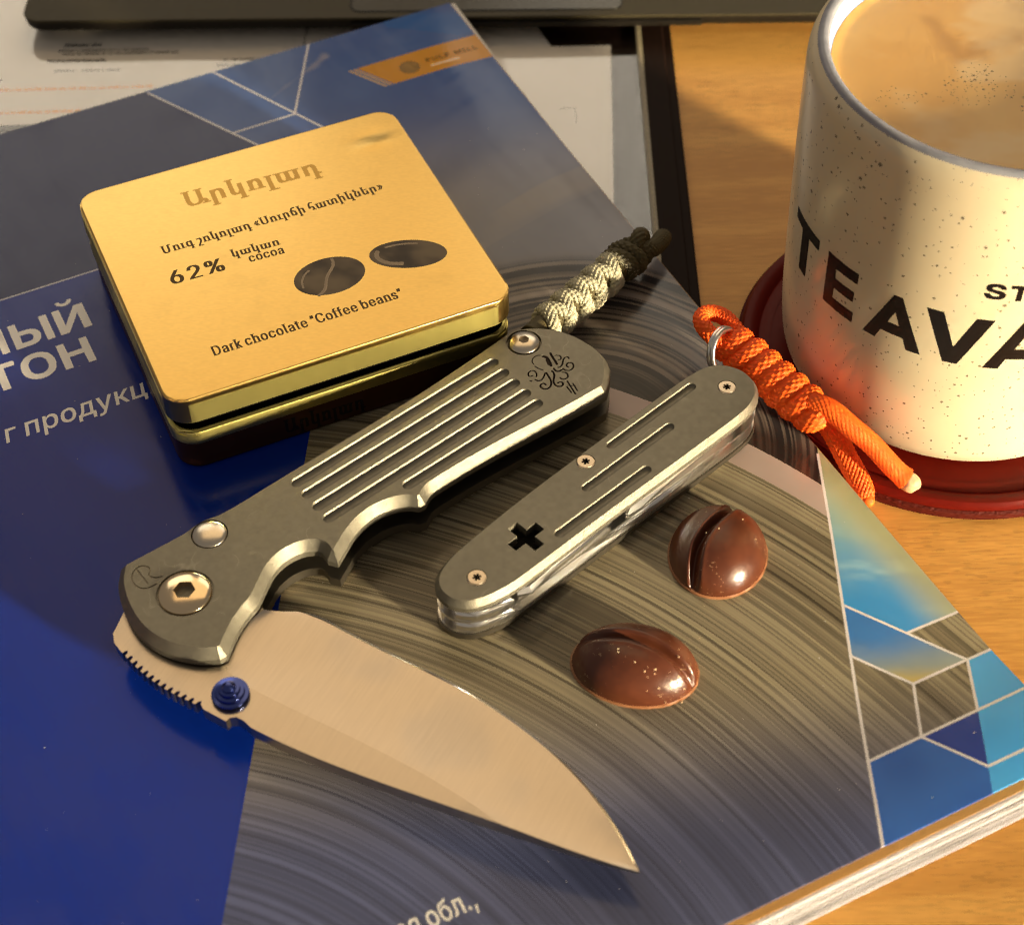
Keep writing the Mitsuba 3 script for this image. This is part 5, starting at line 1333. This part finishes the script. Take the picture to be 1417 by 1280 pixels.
def bean(cx, cy, heading, la, lb, hh, seam_fn, seam_w, seam_d, key, base_z=11.75):
    """a moulded chocolate coffee bean with its seam"""
    nu, nv = 150, 64
    ang = np.linspace(0, 2 * np.pi, nu, endpoint=False)
    rad = np.sin(np.linspace(0, np.pi / 2, nv))
    R_, A_ = np.meshgrid(rad, ang, indexing='ij')
    X, Y = la * R_ * np.cos(A_), lb * R_ * np.sin(A_)
    h = hh * np.power(np.clip(1 - R_ ** 2.5, 0, 1), 0.54)
    sy = seam_fn(X / la) * lb
    d = (Y - sy)
    fade = np.clip((1.0 - np.abs(X / la)) / .10, 0, 1)
    groove = np.exp(-(d / seam_w) ** 2)
    lip = np.exp(-((np.abs(d) - 1.9 * seam_w) / (0.8 * seam_w)) ** 2)
    h = h - seam_d * groove * np.clip(h / 1.6, 0, 1) * (0.35 + 0.65 * fade) + 0.22 * lip * fade
    h += 0.10 * (meshkit.fbm(np.stack([X * .35, Y * .35, X * 0 + cx], -1), 3, 5) - .5) * np.clip(h, 0, 1)
    V = np.stack([X, Y, np.maximum(h, 0) + 0.35], -1).reshape(-1, 3)
    foot = np.stack([la * 1.025 * np.cos(ang), lb * 1.03 * np.sin(ang), 0 * ang], -1)
    i, j = np.meshgrid(np.arange(nv - 1), np.arange(nu), indexing='ij')
    q = np.stack([i * nu + j, (i + 1) * nu + j, (i + 1) * nu + (j + 1) % nu, i * nu + (j + 1) % nu], -1).reshape(-1, 4)
    m = trimesh.Trimesh(V, np.vstack([q[:, [0, 1, 2]], q[:, [0, 2, 3]]]), process=False)
    c, s = math.cos(heading), math.sin(heading)
    rot = lambda w: np.c_[cx + w[:, 0] * c - w[:, 1] * s, cy + w[:, 0] * s + w[:, 1] * c, w[:, 2] + base_z]
    m.vertices = rot(np.array(m.vertices))
    obj('body', m, 'm_chocolate', key, smooth=True)
    ft = slab(Polygon(foot[:, :2]), 0, .55, .2)
    ft.vertices = rot(np.array(ft.vertices))
    obj('foot', ft, 'm_chocolate_foot', key, smooth=30, label='paler flat rim where the bean meets the cover')
    return lambda x, y: rot(np.array([[x, y, 0.35 + hh * (max(0, 1 - math.hypot(x / la, y / lb) ** 2.5)) ** .54]]))[0]


def curve(ts, ys):
    from scipy.interpolate import PchipInterpolator
    f = PchipInterpolator(ts, ys)
    return lambda t: f(np.clip(t, ts[0], ts[-1]))


b1 = thing('chocolate_bean', 'shiny brown chocolate coffee bean beside the pocket knife, with a wide dark seam', 'chocolate', 'chocolate beans on the catalogue')
s1 = bean(44.7, 233.9, math.radians(72), 12.1, 10.6, 8.2, curve([-1.0, -.9, -.4, 0, .5, 1.0], [.22, .29, .36, .27, .04, -.15]), .8, 2.5, b1)
b2 = thing('chocolate_bean', 'brown chocolate coffee bean near the blade tip, with crumbs and a thin seam', 'chocolate', 'chocolate beans on the catalogue')
s2 = bean(24.6, 204.3, math.radians(-13), 13.2, 9.6, 7.8, curve([-1.0, -.8, -.2, .3, .75, 1.0], [.16, .22, .25, .11, -.16, -.32]), .95, 1.8, b2)
cm = []
for k in range(34):
    if k < 4:
        p = s1(RNG.uniform(-8, 9), RNG.uniform(-8, 8))
    elif k < 26:
        p = s2(RNG.uniform(2, 11), RNG.uniform(-8.4, -3.5)) if k < 20 else s2(RNG.uniform(-5, 11), RNG.uniform(-7, 7))
    else:
        p = np.array([RNG.uniform(20, 44), RNG.uniform(192, 232), 11.75])
    r = RNG.uniform(.10, .26) * (.7 if k >= 26 else 1)
    c_ = trimesh.creation.icosphere(1, r)
    c_.vertices = np.array(c_.vertices) * [1.0, RNG.uniform(.5, 1.8), .8]
    c_.apply_transform(trimesh.transformations.rotation_matrix(RNG.uniform(0, 6), [0, 0, 1]))
    c_.apply_translation(p)
    cm.append(c_)
tag(obj('crumbs', cat(cm), 'm_crumb', smooth=True), 'tiny pale chocolate crumbs scattered on and around the two beans', 'crumbs', kind='stuff')
dm = []
while len(dm) < 190:
    u, v = RNG.uniform(-205, -3), RNG.uniform(-293, -60)
    s = tri(trimesh.creation.icosphere(0, RNG.uniform(.04, .11)))
    s.vertices = np.array(s.vertices) * [1, RNG.uniform(.6, 2.6), .6]
    s.apply_transform(trimesh.transformations.rotation_matrix(RNG.uniform(0, 6), [0, 0, 1]))
    s.apply_translation([*bk(u, v), float(zc(np.array(u), np.array(v))) + .03])
    dm.append(s)
tag(obj('dust', cat(dm), 'm_dust'), 'fine pale dust specks lying on the glossy catalogue cover', 'dust', kind='stuff')

# ---------------------------------------------------------------- coaster, mug, coffee
MC = (109.86, 304.09, 0)
cs = thing('coaster', 'round dark red coaster with a raised rim under the mug', 'coaster')
obj('base', lathe([(0, 0.1), (51.4, 0.1), (52.6, 0.5), (52.9, 1.3), (52.8, 2.4), (52.2, 2.9), (0, 2.9)], 160, MC), 'm_coaster_rough', cs, smooth=35, label='rough textured lower side of the coaster')
obj('rim', lathe([(44.2, 2.8), (44.2, 3.9), (45.2, 4.0), (46.9, 3.75), (47.3, 3.4), (47.7, 3.75), (48.6, 4.6), (49.9, 5.1), (51.2, 4.85), (51.9, 4.1), (52.1, 2.8)], 160, MC), 'm_coaster', cs, smooth=35)
obj('tray', lathe([(0, 2.8), (0, 3.6), (44.3, 3.6), (44.3, 2.8)], 120, MC), 'm_coaster', cs, smooth=35)
mug = thing('mug', 'cream speckled ceramic mug with black lettering standing on the red coaster', 'mug')
PROF = [(0, 4.4), (34.0, 4.4), (35.2, 4.0), (36.6, 4.1), (38.4, 5.0), (40.2, 6.9), (41.4, 9.2), (42.15, 12.0), (42.7, 16), (43.1, 21), (43.5, 30), (44.0, 45), (44.4, 60), (44.75, 75), (44.85, 84), (44.8, 87.5), (44.5, 89.6), (43.7, 91.4), (43.0, 92.1)]
pr = np.array(PROF)
fine = [tuple(p) for p in pr[:3]] + [tuple(p) for p in spline(pr[2:], 90)[1:]]
obj('body', lathe(fine, 220, MC), 'm_glaze', mug, smooth=40)
obj('rim', lathe([(43.05, 92.0), (42.75, 92.6), (42.2, 92.95), (41.5, 93.0), (40.9, 92.75), (40.55, 92.3), (40.45, 91.8)], 220, MC), 'm_mug_rim', mug, smooth=True, label='worn blue grey rim of the mug')
obj('inner_wall', lathe([(40.5, 91.9), (40.1, 90.5), (39.75, 88), (39.4, 84), (39.2, 75), (38.5, 30), (30, 12), (0, 9)], 200, MC), 'm_mug_inside', mug, smooth=True, label='pale bluish inside of the mug')


def rad_at(z):
    f = np.array(fine)
    return np.interp(z, f[2:, 1], f[2:, 0])


def wrap(poly, a0, z0, thick=0.09):
    """a letter printed round the mug: x becomes the angle (mm of arc at 44 mm)"""
    g = Polygon(poly) if not hasattr(poly, 'geoms') else poly
    cells = []
    x0, y0, x1, y1 = g.bounds
    for xx in np.arange(x0, x1, 1.2):
        c = g.intersection(sbox(xx, y0 - 1, xx + 1.2, y1 + 1))
        if not c.is_empty:
            cells.append(ext(c, 0, thick))
    m = cat(cells)
    w = np.array(m.vertices)
    ang = math.radians(a0) + w[:, 0] / 44.0
    z = z0 + w[:, 1]
    r = rad_at(z) + 0.05 + w[:, 2]
    m.vertices = np.c_[MC[0] + r * np.cos(ang), MC[1] + r * np.sin(ang), z]
    return m


def glyph_fit(ch, width, cap):
    g = GLYPHS['x' + ch][1]
    b = g.bounds
    return affinity.scale(affinity.translate(g, -b[0], 0), width / (b[2] - b[0]), cap / 100, origin=(0, 0))


DEG = math.radians(1) * 44
for ch, a0, a1 in (('T', 187.0, 203.0), ('E', 207.8, 220.2), ('A', 224.3, 242.6), ('V', 241.8, 260.4), ('A', 260.3, 278.6)):
    if ch in 'AV':
        w_, h_ = (a1 - a0) * DEG, 14.2
        g = Polygon([(0, 0), (w_ * .40, h_), (w_ * .60, h_), (w_, 0), (w_ * .765, 0), (w_ * .69, h_ * .20), (w_ * .31, h_ * .20), (w_ * .235, 0)], [[(w_ * .385, h_ * .40), (w_ * .615, h_ * .40), (w_ * .5, h_ * .70)]])
        if ch == 'V':
            g = Polygon([(0, h_), (w_ * .26, h_), (w_ * .5, h_ * .34), (w_ * .74, h_), (w_, h_), (w_ * .61, 0), (w_ * .39, 0)])
        else:
            g = Polygon([(0, 0), (w_ * .43, h_), (w_ * .57, h_), (w_, 0), (w_ * .77, 0), (w_ * .69, h_ * .21), (w_ * .31, h_ * .21), (w_ * .23, 0)], [[(w_ * .40, h_ * .42), (w_ * .60, h_ * .42), (w_ * .5, h_ * .68)]])
    else:
        g = glyph_fit(ch, (a1 - a0) * DEG, 14.2)
    obj('letter', wrap(g, a0, 41.2), 'm_black_ink', mug)
for ch, a0, a1 in (('S', 255.6, 261.3), ('T', 262.2, 267.4)):
    obj('small_letter', wrap(glyph_fit(ch, (a1 - a0) * DEG, 4.2), a0, 61.6), 'm_black_ink', mug)
us = np.linspace(0, 1, 60) ** .8 * 39.6
cf = [(0.0, 86.9)] + [(r, 86.9 + .35 * math.exp(-((39.6 - r) / 1.2) ** 2)) for r in us[1:]]
tag(obj('coffee', lathe(cf, 120, MC), 'm_coffee', smooth=True), 'milky coffee with tan foam and small bubbles filling the cream mug', 'coffee')
